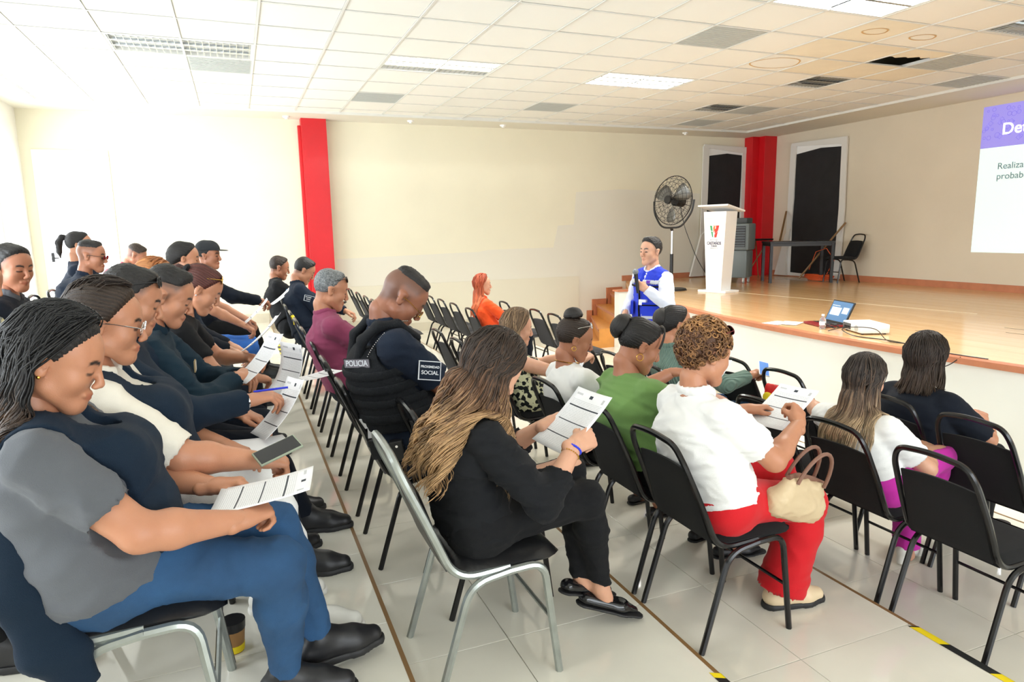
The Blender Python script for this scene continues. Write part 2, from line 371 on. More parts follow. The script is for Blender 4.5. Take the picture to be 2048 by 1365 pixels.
def grille(c, r, label):
    t = empty('ceiling_grille', (gx(c), gy(r), ZC)); tag(t, label, 'vent', 'grey perforated ceiling grilles')
    MB().box((0.01, 0.01, 0.0), (CT-0.01, CT-0.01, 0.012)).build('panel', M['grille'], t)
    mb = MB()
    for j in range(12):
        y = 0.04+(CT-0.08)*j/11; mb.box((0.03, y-0.012, -0.004), (CT-0.03, y+0.008, 0.0))
    mb.build('slats', M['grille'], t)
for (c, r), l in {(-1, 3): 'grey ceiling grille touching the unlit bluish ceiling light', (2, 5): 'grey ceiling grille behind the glowing light by the single red column', (6, -1): 'largest grey ceiling grille, near the top centre', (6, 5): 'pale grey ceiling grille above the middle of the cream wall', (11, -1): 'grey ceiling grille beside the broken black hole', (13, 0): 'grey ceiling grille at the far right next to the white cornice', (11, 6): 'grey ceiling grille nearest the corner with the red column', (11, 4): 'grey ceiling grille joined to the farthest small ceiling light'}.items(): grille(c, r, l)
# broken tile: a jagged remainder and a dark void above it
hx, hy = gx(10)+0.01, gy(-1)+0.01; w = CT-0.02
jag = [(0, 0), (w, 0), (w, 0.2), (0.6, 0.28), (0.55, 0.24), (0.47, 0.3), (0.4, 0.25), (0.3, 0.33), (0.24, 0.3), (0.15, 0.37), (0.06, 0.33), (0, 0.36)]
o = MB().prism([(hx+p[0], hy+p[1]) for p in jag], ZC+0.002, ZC+0.017).build('ceiling_tile', M['ctile_stain'], ceil)
MB().box((hx-0.3, hy-0.1, ZC+0.25), (hx+w+0.3, hy+w+0.3, ZC+0.3)).build('void_board', M['dark'], ceil)
for (c, r, ra, rb) in ((8, -2, 0.13, 0.1), (7, -3, 0.0, 0.0), (8, 0, 0.3, 0.24), (9, -2, 0.14, 0.1)):
    if ra:
        pts = [(gx(c)+CT/2+ra*math.cos(a)*(1+0.08*math.sin(3*a)), gy(r)+CT/2+rb*math.sin(a), ZC+0.0005) for a in np.linspace(0, 2*math.pi, 40)[:-1]]
        MB().tube(pts, 0.009, 4, closed=True, flat=0.12).build('water_stain', mat('stain', srgb(206, 170, 118), 0.9), ceil)
for x, y in ((-1.5, 11.7), (0.9, 11.7), (2.9, 11.6), (4.6, 11.65), (8.5, 11.6)):
    o = MB().cyl((x, y, ZC-0.04), (x, y, ZC-0.015), 0.05, 0.06, 14).cyl((x, y, ZC-0.06), (x, y, ZC-0.04), 0.025, n=10).build('ceiling_sensor', M['white_gloss'], smooth=True)
    tag(o, {-1.5: 'small white ceiling sensor above the glazed white door', 0.9: 'small white ceiling sensor left of the single red column', 2.9: 'small white ceiling sensor right of the single red column', 4.6: 'small white ceiling sensor above the middle of the cream wall', 8.5: 'small white ceiling sensor nearest the stage corner'}[x], 'sensor', 'ceiling sensors along the side wall')

# ------------------------------------------------------------------ stage
def sx_(y): return 5.24+0.037*(y-4.7)**2
ys = list(np.linspace(YR+0.01, 10.25, 60))
front = [(sx_(y), y) for y in ys]
poly = [(XB-0.001, YR+0.01)] + [(XB-0.001, YW-0.001), (7.4, YW-0.001), (6.38, 10.25)] + front[::-1]
stage = S(MB().prism(poly, ZS-0.03, ZS).build('stage_floor', M['wood'])); stage.name = 'floor_stage'
inner = [(p[0]+0.03, p[1]) for p in front]
S(MB().prism([(XB-0.002, YR+0.01), (XB-0.002, YW-0.002), (7.42, YW-0.002), (6.41, 10.22)]+inner[::-1], -0.19, ZS-0.03).build('stage_front', M['stage_white'])).name = 'wall_stage_front'
mb = MB(); 
for i in range(len(front)-1):
    (x0, y0), (x1, y1) = front[i], front[i+1]
    vs = [mb.bm.verts.new(p) for p in ((x0-0.012, y0, ZS-0.045), (x1-0.012, y1, ZS-0.045), (x1-0.012, y1, ZS+0.004), (x0-0.012, y0, ZS+0.004), (x0+0.09, y0, ZS-0.045), (x1+0.09, y1, ZS-0.045), (x1+0.09, y1, ZS+0.004), (x0+0.09, y0, ZS+0.004))]
    for q in ((0, 1, 2, 3), (3, 2, 6, 7), (0, 4, 5, 1), (4, 7, 6, 5)): mb.bm.faces.new([vs[k] for k in q])
bmesh.ops.remove_doubles(mb.bm, verts=mb.bm.verts, dist=1e-5)
S(mb.build('trim_7', M['cedar']))
base = MB()
for i in range(len(front)-1):
    (x0, y0), (x1, y1) = front[i], front[i+1]
    vs = [base.bm.verts.new(p) for p in ((x0+0.015, y0, FL[5]), (x1+0.015, y1, FL[5]), (x1+0.015, y1, FL[5]+0.08), (x0+0.015, y0, FL[5]+0.08), (x0+0.04, y0, FL[5]+0.08), (x1+0.04, y1, FL[5]+0.08))]
    base.bm.faces.new([vs[k] for k in (0, 1, 2, 3)]); base.bm.faces.new([vs[k] for k in (3, 2, 5, 4)])
S(base.build('baseboard_stage', M['base_tile']))
# white cheek wall beside the stairs, with a wooden cap
S(MB().box((6.1, 10.1, -0.18), (6.43, 10.26, ZS-0.02)).build('wall_cheek', M['stage_white']))
S(MB().box((6.07, 10.08, ZS-0.02), (6.43, 10.28, ZS+0.01)).build('trim_8', M['cedar']))
# wooden stairs rising beside the side wall (wider at the bottom)
st = S(empty('stairs', (0, 0, 0))); st.name = 'trim_9'
lv = [ZS, 0.605, 0.385, 0.165, -0.05, -0.18]
wx = [7.4, 7.05, 6.72, 6.6, 6.5]; nx_ = [6.45, 6.3, 6.15, 5.8, 5.4]
for k in range(1, 5):
    top = lv[k]
    pl = [(wx[k]-0.02, YW-0.002), (nx_[k]-0.02, 10.27), (nx_[k-1]+0.0, 10.27), (wx[k-1], YW-0.002)]
    MB().prism(pl, top-0.035, top).build('tread', M['cedar'] if k == 9 else M['wood_step'], st)
    pr = [(wx[k], YW-0.002), (nx_[k], 10.27), (nx_[k-1], 10.27), (wx[k-1], YW-0.002)]
    MB().prism(pr, -0.18, top-0.035).build('riser', M['wood_step'], st)
    MB().prism([(wx[k]-0.03, YW-0.002), (nx_[k]-0.03, 10.27), (nx_[k]-0.01, 10.27), (wx[k]-0.01, YW-0.002)], top-0.04, top+0.003).build('nosing', M['cedar'], st)
    MB().box((wx[k]-0.12, YW-0.03, lv[k+1]), (wx[k-1]-0.1, YW-0.003, top+0.11)).build('skirting', M['cedar'], st)
pr = [(wx[0], YW-0.002), (nx_[0], 10.27), (nx_[0]+0.03, 10.27), (wx[0]+0.03, YW-0.002)]
MB().prism(pr, -0.18, ZS-0.02).build('riser', M['wood_step'], st)
# hazard tape along the tier edges (nearest stretches and the far one)
def tape(edge, y0, y1, label, bias=0):
    t = empty('hazard_tape', (EX[edge], y0, FL[edge])); tag(t, label, 'tape', 'yellow and black tape on the step edges')
    y = y0; k = bias
    while y < y1:
        L = 0.13 if k % 2 else 0.2
        e = min(y+L, y1)
        MB().prism([(-0.03, y-y0), (0.0055, y-y0-0.02), (0.0055, e-y0-0.02), (-0.03, e-y0)], 0.0016, 0.0026).box((0.0042, y-y0-0.02, -0.05), (0.0056, e-y0-0.02, 0.0026)).build('tape_band', M['yellow'] if k % 2 else M['black_tape'], t)
        y = e; k += 1
tape(2, 1.2, 1.76, 'worn yellow-black tape on the step edge at the bottom, left of the other piece', 0)
tape(3, 1.0, 1.80, 'yellow-black tape on the step edge by the empty front chair at bottom right', 1)
tape(1, 8.3, 10.4, 'faded yellow tape on the step edge near the far wall', 1)
# ------------------------------------------------------------------ stacking banquet chairs
def chair_proto(tube, padseat, padback, flat=False):
    """origin: floor, midway between the rear feet; faces +x"""
    t = empty('stacking_chair'); r = 0.0145 if tube is M['silver'] else 0.0125; n = 8; fl_ = 1.0
    W = 0.205
    for s in (1, -1):
        y = W*s
        rear = arc_pts([(0.0, y*1.02, 0.0), (0.125, y, 0.405), (0.27, y, 0.425)], 0.09, 6)
        fr = arc_pts([(0.27, y, 0.425), (0.395, y, 0.43), (0.45, y*1.02, 0.0)], 0.10, 6)
        MB().tube(rear, r, n).build('leg', tube, t, True); MB().tube(fr, r, n).build('leg', tube, t, True)
    pts = []
    for s in (1,):
        half = [(0.27, W-0.012, 0.435), (0.075, W-0.012, 0.425), (-0.005, W-0.014, 0.62), (-0.085, W-0.028, 0.80), (-0.108, W-0.06, 0.868), (-0.114, 0.0, 0.885)]
    full_ = half + [(p[0], -p[1], p[2]) for p in half[::-1][1:]]
    MB().tube(arc_pts(full_, 0.085, 7), r, n).build('back_frame', tube, t, True)
    MB().cyl((0.43, -W, 0.20), (0.43, W, 0.20), 0.008, n=6).build('stretcher', tube, t, True)
    # seat: a domed cushion with rounded corners
    def pad(nx, ny, f):
        mb = MB(); g = [[None]*(ny+1) for _ in range(nx+1)]; g2 = [[None]*(ny+1) for _ in range(nx+1)]
        for i in range(nx+1):
            for j in range(ny+1):
                a, b = f(i/nx, j/ny); g[i][j] = mb.bm.verts.new(a); g2[i][j] = mb.bm.verts.new(b)
        for i in range(nx):
            for j in range(ny):
                mb.bm.faces.new((g[i][j], g[i+1][j], g[i+1][j+1], g[i][j+1])); mb.bm.faces.new((g2[i][j+1], g2[i+1][j+1], g2[i+1][j], g2[i][j]))
        for i in range(nx):
            mb.bm.faces.new((g[i+1][0], g[i][0], g2[i][0], g2[i+1][0])); mb.bm.faces.new((g[i][ny], g[i+1][ny], g2[i+1][ny], g2[i][ny]))
        for j in range(ny):
            mb.bm.faces.new((g[0][j], g[0][j+1], g2[0][j+1], g2[0][j])); mb.bm.faces.new((g[nx][j+1], g[nx][j], g2[nx][j], g2[nx][j+1]))
        return mb
    def fs(u, v):
        x = 0.075+0.40*u; hw = 0.195+0.012*u
        if u > 0.8: hw -= 0.05*((u-0.8)/0.2)**2
        y = (2*v-1)*hw
        e = (1-(2*v-1)**6)*(1-(2*u-1)**6); z = 0.447+0.036*e**0.5-0.012*max(0, u-0.75)*4
        return (x, y, z), (x, y*0.98, 0.436)
    pad(14, 12, fs).build('seat', padseat, t, True)
    def fb(u, v):
        z = 0.455+0.30*u; x0 = 0.063-0.138*((z-0.43)/0.40)**0.98
        hw = (W-0.026)-0.012*u; y = (2*v-1)*hw
        e = ((1-(2*v-1)**8)*(1-(2*u-1)**8))**0.5
        zz = z+(0.012*(1-(2*v-1)**2) if u > 0.99 else 0)
        return (x0+0.006+0.014*e, y, zz), (x0-0.006-0.008*e, y, zz)
    pad(12, 10, fb).build('backrest', padback, t, True)
    return t
P_BLK = chair_proto(M['blk_metal'], M['blk_fabric'], M['blk_fabric'])
P_GRY = chair_proto(M['blk_metal'], M['grey_fabric'], M['grey_fabric'])
P_VIN = chair_proto(M['blk_metal'], M['blk_vinyl'], M['blk_vinyl'])
P_SIL = chair_proto(M['silver'], M['blk_vinyl'], M['blk_vinyl'])
used = set(); CH = {}
def chair(proto, topx, y, z, label, group, rz=0.0, sc=1.0):
    c = proto if id(proto) not in used else copy_tree(proto)
    used.add(id(proto))
    c.location = (topx+0.114*math.cos(rz), y+0.114*math.sin(rz), z); c.rotation_euler = (0, 0, rz); c.scale = (sc, sc, sc)
    tag(c, label, 'chair', group); CH[label] = c; return c
G1, G2, G3, G4, G5, G0 = 'chairs of the top row on the left', 'chairs of the second row with the officers', 'chairs of the third row', 'chairs of the fourth row', 'chairs of the front row by the stage', 'chairs on the highest tier at far left'
# ------------------------------------------------------------------ chairs in their rows (top X of the back, Y, floor)
LAB = {}
def row(topx, z, group, items):
    for it in items: chair(it[0], it[3] if len(it) > 3 else topx, it[1], z, it[2], group)
B_, Y_, V_, S_ = P_BLK, P_GRY, P_VIN, P_SIL
row(-0.69, FL[1], G1, [(S_, 2.09, 'silver-framed chair under the woman in grey shirt at front left'), (B_, 2.54, 'chair under the woman in white shirt and clear glasses'), (B_, 2.98, 'chair under the man with sunglasses pushed up, left row'), (B_, 3.43, 'chair under the smiling man in dark teal shirt'), (B_, 3.91, 'chair under the auburn woman in black T-shirt'),
    (Y_, 4.75, 'chair under the ginger-haired person of the left row'), (Y_, 5.25, 'empty grey-seat chair with sunglasses on it, left row'), (Y_, 5.72, 'empty grey-seat chair beside the person in bright blue jeans'), (B_, 6.2, 'chair under the person in bright blue jeans'), (B_, 6.75, 'empty chair between blue jeans and the man with a cap'), (B_, 7.35, 'chair under the man with a black cap')])
row(0.40, FL[2], G2, [(S_, 2.2, 'worn silver chair under the woman in black blazer'), (B_, 2.66, 'black chair pushed forward between the blazer woman and the officer', 0.585), (V_, 3.2, 'black chair with tape remnants under the officer in tactical vest'), (B_, 3.86, 'empty black chair between the officer and the man in maroon shirt'), (B_, 4.55, 'black chair under the grey-haired man in maroon shirt'), (B_, 5.2, 'empty black chair just behind the maroon shirt man'), (B_, 5.8, 'second empty chair behind the maroon shirt man'), (B_, 6.4, 'empty black chair with grey seat before the navy officer, yellow mark on back'),
    (B_, 7.05, 'black chair under the officer in navy long sleeves by the red column'), (B_, 7.75, 'black chair under the man in black polo'), (B_, 8.4, 'last chair of the second row near the wall')])
row(1.48, FL[3], G3, [(B_, 2.2, 'black chair under the woman in white polo and red trousers'), (B_, 2.7, 'black chair under the woman in green top'), (B_, 3.24, 'black chair under the woman in white blouse with a high bun'), (B_, 4.2, 'black chair under the woman in floral dress'), (Y_, 4.82, 'empty grey-backed chair right behind the blazer woman, nearer one'), (Y_, 5.35, 'empty grey-backed chair beyond the officer, taller in view'), (Y_, 8.2, 'first of four far empty chairs beside the maroon man'), (Y_, 8.7, 'second of four far empty chairs beside the maroon man'), (Y_, 9.3, 'third of four far empty chairs beside the maroon man'), (Y_, 10.0, 'farthest empty chair of the third row at the wall')])
row(2.52, FL[4], G4, [(B_, 1.775, 'empty black chair with fabric seat at bottom right'), (B_, 2.27, 'black chair under the long-haired woman in magenta trousers'), (B_, 2.76, 'empty black chair left of the magenta trousers woman'), (B_, 3.8, 'black chair under the woman in sage ribbed sweater'), (B_, 4.3, 'empty black chair behind the green top woman, nearer one'), (B_, 4.75, 'empty black chair beyond the white blouse woman'), (Y_, 7.62, 'grey chair under the red-haired woman in orange'), (Y_, 8.27, 'first empty grey chair left of the orange blouse woman'), (Y_, 8.85, 'second empty grey chair left of the orange blouse woman'), (Y_, 9.4, 'third empty grey chair left of the orange blouse woman'), (Y_, 9.95, 'empty grey chair at the wall end of the fourth row')])
row(3.15, FL[4], G5, [(B_, 2.04, 'empty black chair at the right edge by the steel mug'), (B_, 2.5, 'black chair under the dark-haired woman in black T-shirt'), (B_, 3.25, 'empty front chair where the red and yellow bag hangs'), (B_, 3.72, 'empty front chair beyond the hand with the phone'), (Y_, 6.6, 'empty front-row chair beside the streaked-hair woman, nearer one'), (Y_, 7.1, 'empty front-row chair beside the streaked-hair woman, farther one'), (Y_, 8.1, 'far empty front-row chair right of the orange blouse woman')])
row(-1.62, FL[0], G0, [(B_, 4.25, 'chair under the person in grey floral shirt at left edge'), (B_, 4.7, 'chair under the man in black polo at far left'), (B_, 6.72, 'chair under the officer wearing dark sunglasses'), (B_, 7.35, 'chair under the ponytail person against the bright door'), (B_, 9.05, 'chair under the bent man in red shirt', -1.74), (B_, 2.5, 'chair above the two black shoes at lower left'), (B_, 2.98, 'chair on the upper tier at lower left behind the first one')])
chair(P_BLK, 10.76, 9.28, ZS, 'lone black chair against the back wall on the stage', 'chair on the stage', math.radians(168))
for key, m_, pts in (('tape remnants', M['white_paper'], ((-0.02, -0.197, 0.70), (-0.045, -0.196, 0.745))), ('yellow mark', M['yellow'], ((-0.09, -0.165, 0.83), (-0.10, -0.145, 0.855)))):
    k_ = [v for l, v in CH.items() if key in l][0]; p0, p1 = Vector(pts[0]), Vector(pts[1]); MB().cyl(p0, p1, 0.0165, n=10).box(p0+Vector((-0.006, -0.019, -0.05)), p0+Vector((0.012, -0.0165, 0.01))).build('tape_mark', m_, k_)
# ------------------------------------------------------------------ things on the stage
def lectern():
    t = empty('lectern', (7.36, 9.05, ZS), math.radians(-74)); tag(t, 'tall white tapering lectern with a coloured emblem on the stage', 'lectern'); t.scale = (0.84, 0.90, 1.12)
    # faces local -y
    MB().box((-0.32, -0.21, 0), (0.32, 0.21, 0.03), bevel=0.004).build('base', M['white_gloss'], t)
    mb = MB()
    lo = [(-0.17, -0.15), (0.17, -0.15), (0.17, 0.15), (-0.17, 0.15)]; hi = [(-0.255, -0.17), (0.255, -0.17), (0.255, 0.17), (-0.255, 0.17)]
    a = [mb.bm.verts.new((x, y, 0.03)) for x, y in lo]; b = [mb.bm.verts.new((x, y, 1.17)) for x, y in hi]
    for i in range(4): mb.bm.faces.new((a[i], a[(i+1) % 4], b[(i+1) % 4], b[i]))
    mb.bm.faces.new(a[::-1]); mb.bm.faces.new(b)
    mb.build('body', M['white_gloss'], t)
    R_ = Matrix.Translation((0, 0.02, 1.215)) @ Matrix.Rotation(math.radians(-9), 4, 'X')
    MB().box((-0.34, -0.27, -0.012), (0.34, 0.27, 0.012), R_, bevel=0.003).build('top', M['white_gloss'], t)
    MB().box((-0.20, -0.1725, 1.07), (0.20, -0.1665, 1.075)).build('seam', M['grille'], t)
    # emblem on the front, a shallow raised print following the face
    e = empty('emblem', (0, 0, 0)); e.parent = t; Fm = Matrix.Translation((0, -0.1655, 0.80)) @ Matrix.Rotation(math.radians(90-1.0), 4, 'X')
    def flat(name, polys, m, h=0.004):
        mb = MB()
        for p in polys: mb.prism(p, -0.004, h)
        bmesh.ops.transform(mb.bm, matrix=Fm, verts=mb.bm.verts); return mb.build(name, m, e)
    gr = mat('emblem_green', srgb(38, 150, 84), 0.5); rd = mat('emblem_red', srgb(226, 54, 40), 0.5); og = mat('emblem_orange', srgb(240, 120, 50), 0.5)
    flat('emblem_green', [[(-0.15, 0.27), (-0.08, 0.29), (-0.055, 0.17), (-0.115, 0.19)], [(-0.11, 0.18), (-0.06, 0.165), (-0.045, 0.09), (-0.085, 0.10)], [(-0.08, 0.09), (-0.042, 0.08), (-0.03, 0.0), (-0.05, 0.01)]], gr)
    flat('emblem_red', [[(0.03, 0.24), (0.155, 0.32), (0.12, 0.2), (0.03, 0.13)], [(0.0, 0.11), (0.11, 0.19), (0.08, 0.1), (0.01, 0.05)], [(0.0, 0.04), (0.075, 0.09), (0.045, 0.0), (0.0, 0.0)]], rd)
    flat('emblem_orange', [[(-0.06, 0.29), (0.02, 0.29), (0.02, 0.2), (-0.03, 0.15)], [(-0.035, 0.14), (0.02, 0.19), (0.01, 0.12), (-0.02, 0.06)]], og)
    text = lambda body, size, x, z, m, bold=0.0: text_mesh(body, size, m, Fm @ Matrix.Translation((x, z, 0.005)), t, off=bold)
    dk = mat('lettering_dark', srgb(56, 52, 92), 0.5)
    text('CASTAÑOS', 0.062, 0, -0.085, dk, 0.001); text('TE MUEVE', 0.03, 0, -0.125, dk, 0.0006)
    text('REPUBLICANO AYUNTAMIENTO', 0.013, 0, -0.035, dk); text('ADMINISTRACION 2022 - 2024', 0.013, 0, -0.155, dk)
lectern()
def pedestal_fan():
    t = empty('pedestal_fan', (6.92, 9.75, ZS)); tag(t, 'tall industrial pedestal fan with black wire guard behind the speaker', 'fan')
    MB().cyl((0, 0, 0), (0, 0, 0.03), 0.27, 0.25, 28).build('base', M['black'], t, True)
    MB().cyl((0, 0, 0.03), (0, 0, 0.62), 0.03, n=12).build('lower_pole', M['black'], t, True)
    MB().cyl((0, 0, 0.6), (0, 0, 1.04), 0.02, n=12).build('pole', M['chrome'], t, True)
    H = Vector((0, 0, 1.52)); yaw = math.radians(193)
    axm = Matrix.Translation(H) @ Matrix.Rotation(yaw, 4, 'Z') @ Matrix.Rotation(math.radians(-6), 4, 'Y')   # local x = fan axis
    yk = [axm @ Vector(p) for p in ((-0.02, 0.44, 0.0), (-0.02, 0.42, -0.2), (-0.02, 0.22, -0.45), (-0.02, 0.0, -0.46), (-0.02, -0.22, -0.45), (-0.02, -0.42, -0.2), (-0.02, -0.44, 0.0))]
    MB().tube(arc_pts(yk, 0.12, 4), 0.017, 8).cyl((0, 0, 1.02), axm @ Vector((-0.02, 0, -0.46)), 0.024, n=10).build('yoke', M['black'], t, True)
    mb = MB(); RG = 0.41
    for rr, xx in ((RG, 0.0), (0.36, 0.075), (0.3, 0.1), (0.22, 0.118), (0.36, -0.075), (0.3, -0.1), (0.22, -0.118), (0.13, 0.125), (0.13, -0.125)):
        mb.tube([axm @ Vector((xx, rr*math.cos(a), rr*math.sin(a))) for a in np.linspace(0, 2*math.pi, 37)[:-1]], 0.0075 if rr == RG else 0.003, 5, closed=True)
    for k in range(24):
        a = 2*math.pi*k/24
        for s in (1, -1):
            mb.tube([axm @ Vector((s*x, q*math.cos(a+s*0.35*(0.41-q)), q*math.sin(a+s*0.35*(0.41-q)))) for x, q in ((0.126, 0.05), (0.12, 0.2), (0.1, 0.3), (0.06, 0.375), (0.0, 0.41))], 0.0028, 4)
    mb.build('guard', M['black'], t, True)
    MB().cyl(axm @ Vector((0.1, 0, 0)), axm @ Vector((0.14, 0, 0)), 0.07, n=18).build('hub', M['black'], t, True)
    MB().cyl(axm @ Vector((-0.24, 0, 0)), axm @ Vector((-0.05, 0, 0)), 0.085, n=16).build('motor', M['black'], t, True)
    for k in range(3):
        a0 = 2*math.pi*k/3+0.5; v = []; 
        for i in range(5):
            q = 0.06+0.31*i/4; hw = 0.35+0.16*math.sin(i/4*math.pi)
            for j in range(4):
                a = a0+(j/3-0.5)*2*hw; x = 0.045*(j/3-0.5)*2
                v.append(axm @ Vector((x, q*math.cos(a), q*math.sin(a))))
        f = [(i*4+j, (i+1)*4+j, (i+1)*4+j+1, i*4+j+1) for i in range(4) for j in range(3)]
        o = pydata('blade', v, f, mat('fan_blade_aluminium', (0.22, 0.22, 0.21), 0.35, metal=0.6), t, True)
        sm = o.modifiers.new('thickness', 'SOLIDIFY'); sm.thickness = 0.003
    c = axm @ Vector((-0.2, 0, -0.06)); p = [c, c+Vector((0.05, -0.05, -0.35)), Vector((0.42, -0.12, 0.55)), Vector((0.62, -0.2, 0.2)), Vector((0.72, -0.22, 0.04)), Vector((0.85, -0.05, 0.012))]
    MB().tube(arc_pts(p, 0.15, 6), 0.006, 6).build('power_cord', M['black'], t, True)
pedestal_fan()
def air_cooler():
    t = empty('air_cooler', (8.85, 10.45, ZS), math.radians(-58)); tag(t, 'grey evaporative air cooler on casters partly behind the lectern', 'cooler')
    MB().box((-0.30, -0.2, 0.10), (0.30, 0.2, 0.62), bevel=0.03).build('tank', M['grey_pl'], t, True)
    MB().box((-0.33, -0.22, 0.62), (0.33, 0.22, 1.12), bevel=0.03).build('body', M['grey_pl'], t, True)
    MB().box((-0.28, -0.2, 1.12), (0.28, 0.16, 1.22), bevel=0.015).build('control_panel', mat('cooler_dark_grey', srgb(70, 78, 80), 0.5), t, True)
    MB().box((-0.27, -0.228, 0.68), (0.27, -0.215, 1.07)).build('outlet', M['black'], t)
    for k in range(8):
        z = 0.70+0.048*k; MB().box((-0.265, -0.24, z), (0.265, -0.222, z+0.012)).build('louvre', M['grey_pl'], t)
    for x in (-0.24, 0.24):
        for y in (-0.15, 0.15):
            MB().cyl((x-0.015, y, 0.04), (x+0.015, y, 0.04), 0.04, n=12).box((x-0.02, y-0.02, 0.04), (x+0.02, y+0.02, 0.105)).build('caster', M['grille'], t, True)
air_cooler()
def work_table(x, y, rz, w, d, h, label, red=False):
    t = empty('folding_table' if red else 'table', (x, y, ZS), rz); tag(t, label, 'table')
    MB().box((-w/2, -d/2, h-0.035), (w/2, d/2, h), bevel=0.004).build('table_top', M['black'], t)
    if red:
        for s in (-1, 1):
            for q in (-1, 1):
                MB().cyl((s*w*0.42, q*d*0.4, h-0.03), (s*w*0.42-s*0.25, -q*d*0.4, 0.0), 0.012, n=8).build('leg', M['trim_brown'], t, True)
        MB().sph((-w/2+0.02, -d/2+0.06, h-0.0), 0.07, 10, (1.2, 0.8, 0.9)).build('ribbon_bow', mat('ribbon_red', srgb(230, 40, 30), 0.4), t, True)
    else:
        for s in (-1, 1):
            for q in (-1, 1):
                MB().box((s*(w/2-0.035)-0.025, q*(d/2-0.035)-0.025, 0), (s*(w/2-0.035)+0.025, q*(d/2-0.035)+0.025, h-0.035)).build('leg', M['black'], t)
        MB().box((-w/2+0.02, -d/2+0.02, h-0.085), (w/2-0.02, d/2-0.02, h-0.035)).build('apron', M['black'], t)
work_table(9.87, 9.9, math.radians(-30), 1.15, 0.7, 0.77, 'black four-legged table on the stage before the right blackboard')
work_table(9.75, 11.25, math.radians(6), 1.3, 0.42, 0.80, 'narrow dark folding table with a red bow behind the black table', True)
# black boards over openings, wrapped with white fabric edges
def covered_board(name, label, o3, ux, w, h, thick_dir):
    t = empty(name, o3); tag(t, label, 'panel'); ux = Vector(ux); n = Vector(thick_dir); z = Vector((0, 0, 1))
    def slab(nm, poly, d0, d1, m):
        v = [ux*a+z*b+n*d0 for a, b in poly]+[ux*a+z*b+n*d1 for a, b in poly]; k = len(poly)
        f = [tuple(range(k))[::-1], tuple(range(k, 2*k))]+[(i, (i+1) % k, k+(i+1) % k, k+i) for i in range(k)]
        o = pydata(nm, v, f, m, t); me = o.data; b = bmesh.new(); b.from_mesh(me); bmesh.ops.recalc_face_normals(b, faces=b.faces); b.to_mesh(me); b.free(); return o
    slab('frame_board', [(0.02, 0), (w-0.02, 0), (w-0.02, h-0.02), (0.02, h-0.02)], 0.0, 0.03, M['white_gloss'])
    slab('black_cloth', [(0.13, 0.07), (w-0.12, 0.03), (w-0.13, h*0.55), (w-0.11, h-0.17), (w*0.55, h-0.14), (0.14, h-0.2), (0.15, h*0.6), (0.12, h*0.4)], 0.03, 0.04, mat('black_cloth', (0.012, 0.012, 0.014), 0.8, bump=0.3, bscale=12, var=0.25, vscale=5))
    cl = mat('white_cloth', srgb(226, 224, 218), 0.85, bump=0.2, bscale=14)
    slab('cloth_edge', [(-0.02, h*0.3), (0.0, h), (0.15, h-0.02), (0.14, h*0.6), (0.10, h*0.35)], 0.032, 0.06, cl)
    slab('cloth_edge', [(0.02, h-0.03), (0.02, h+0.03), (w, h), (w, h-0.13), (w*0.6, h-0.09)], 0.034, 0.065, cl)
    slab('cloth_edge', [(w-0.14, 0.0), (w-0.10, h*0.5), (w-0.12, h-0.08), (w, h-0.05), (w+0.03, h*0.5), (w, 0)], 0.033, 0.062, cl)
    slab('cloth_edge', [(-0.28, -0.0), (-0.02, h*0.32), (0.11, h*0.36), (0.02, h*0.16), (0.06, 0.0)], 0.036, 0.09, cl)
covered_board('cloth_covered_board', 'black cloth board with white edging left of the stage corner column', (9.22, YW-0.002, ZS+0.02), (1, 0, 0), 1.14, 2.72, (0, -1, 0))
covered_board('cloth_covered_board', 'black cloth board with white edging on the stage back wall', (XB-0.002, 11.12, ZS+0.02), (0, -1, 0), 1.4, 2.68, (-1, 0, 0))
# brace struts and the coiled orange cord below the table
tag(MB().cyl((10.2, 10.7, ZS+0.75), (10.72, 11.1, ZS+1.35), 0.02, n=8).build('brace_strut', M['trim_brown'], smooth=True), 'slanted brown wooden strut leaning at the right board edge', 'strut')
tag(MB().cyl((10.6, 9.85, ZS+0.72), (10.76, 9.62, ZS+1.1), 0.018, n=8).cyl((10.2, 10.15, ZS+0.03), (10.6, 9.85, ZS+0.72), 0.018, n=8).build('brace_strut', M['trim_brown'], smooth=True), 'crooked reddish strut behind the black table', 'strut')
cp = []
for k in range(90):
    a = k*0.42; r = 0.28+0.05*math.sin(k*0.9); cp.append((10.4+0.55*r*math.cos(a), 9.85+r*math.sin(a), ZS+0.012+0.0012*k))
cp += [(10.5, 9.6, ZS+0.4), (10.45, 9.75, ZS+0.62), (10.4, 9.95, ZS+0.55), (10.4, 10.1, ZS+0.2)]
tag(MB().tube(cp, 0.008, 5).build('extension_cord', mat('cord_orange', srgb(220, 92, 44), 0.5), smooth=True), 'coiled orange cord under the black table on the stage', 'cord')
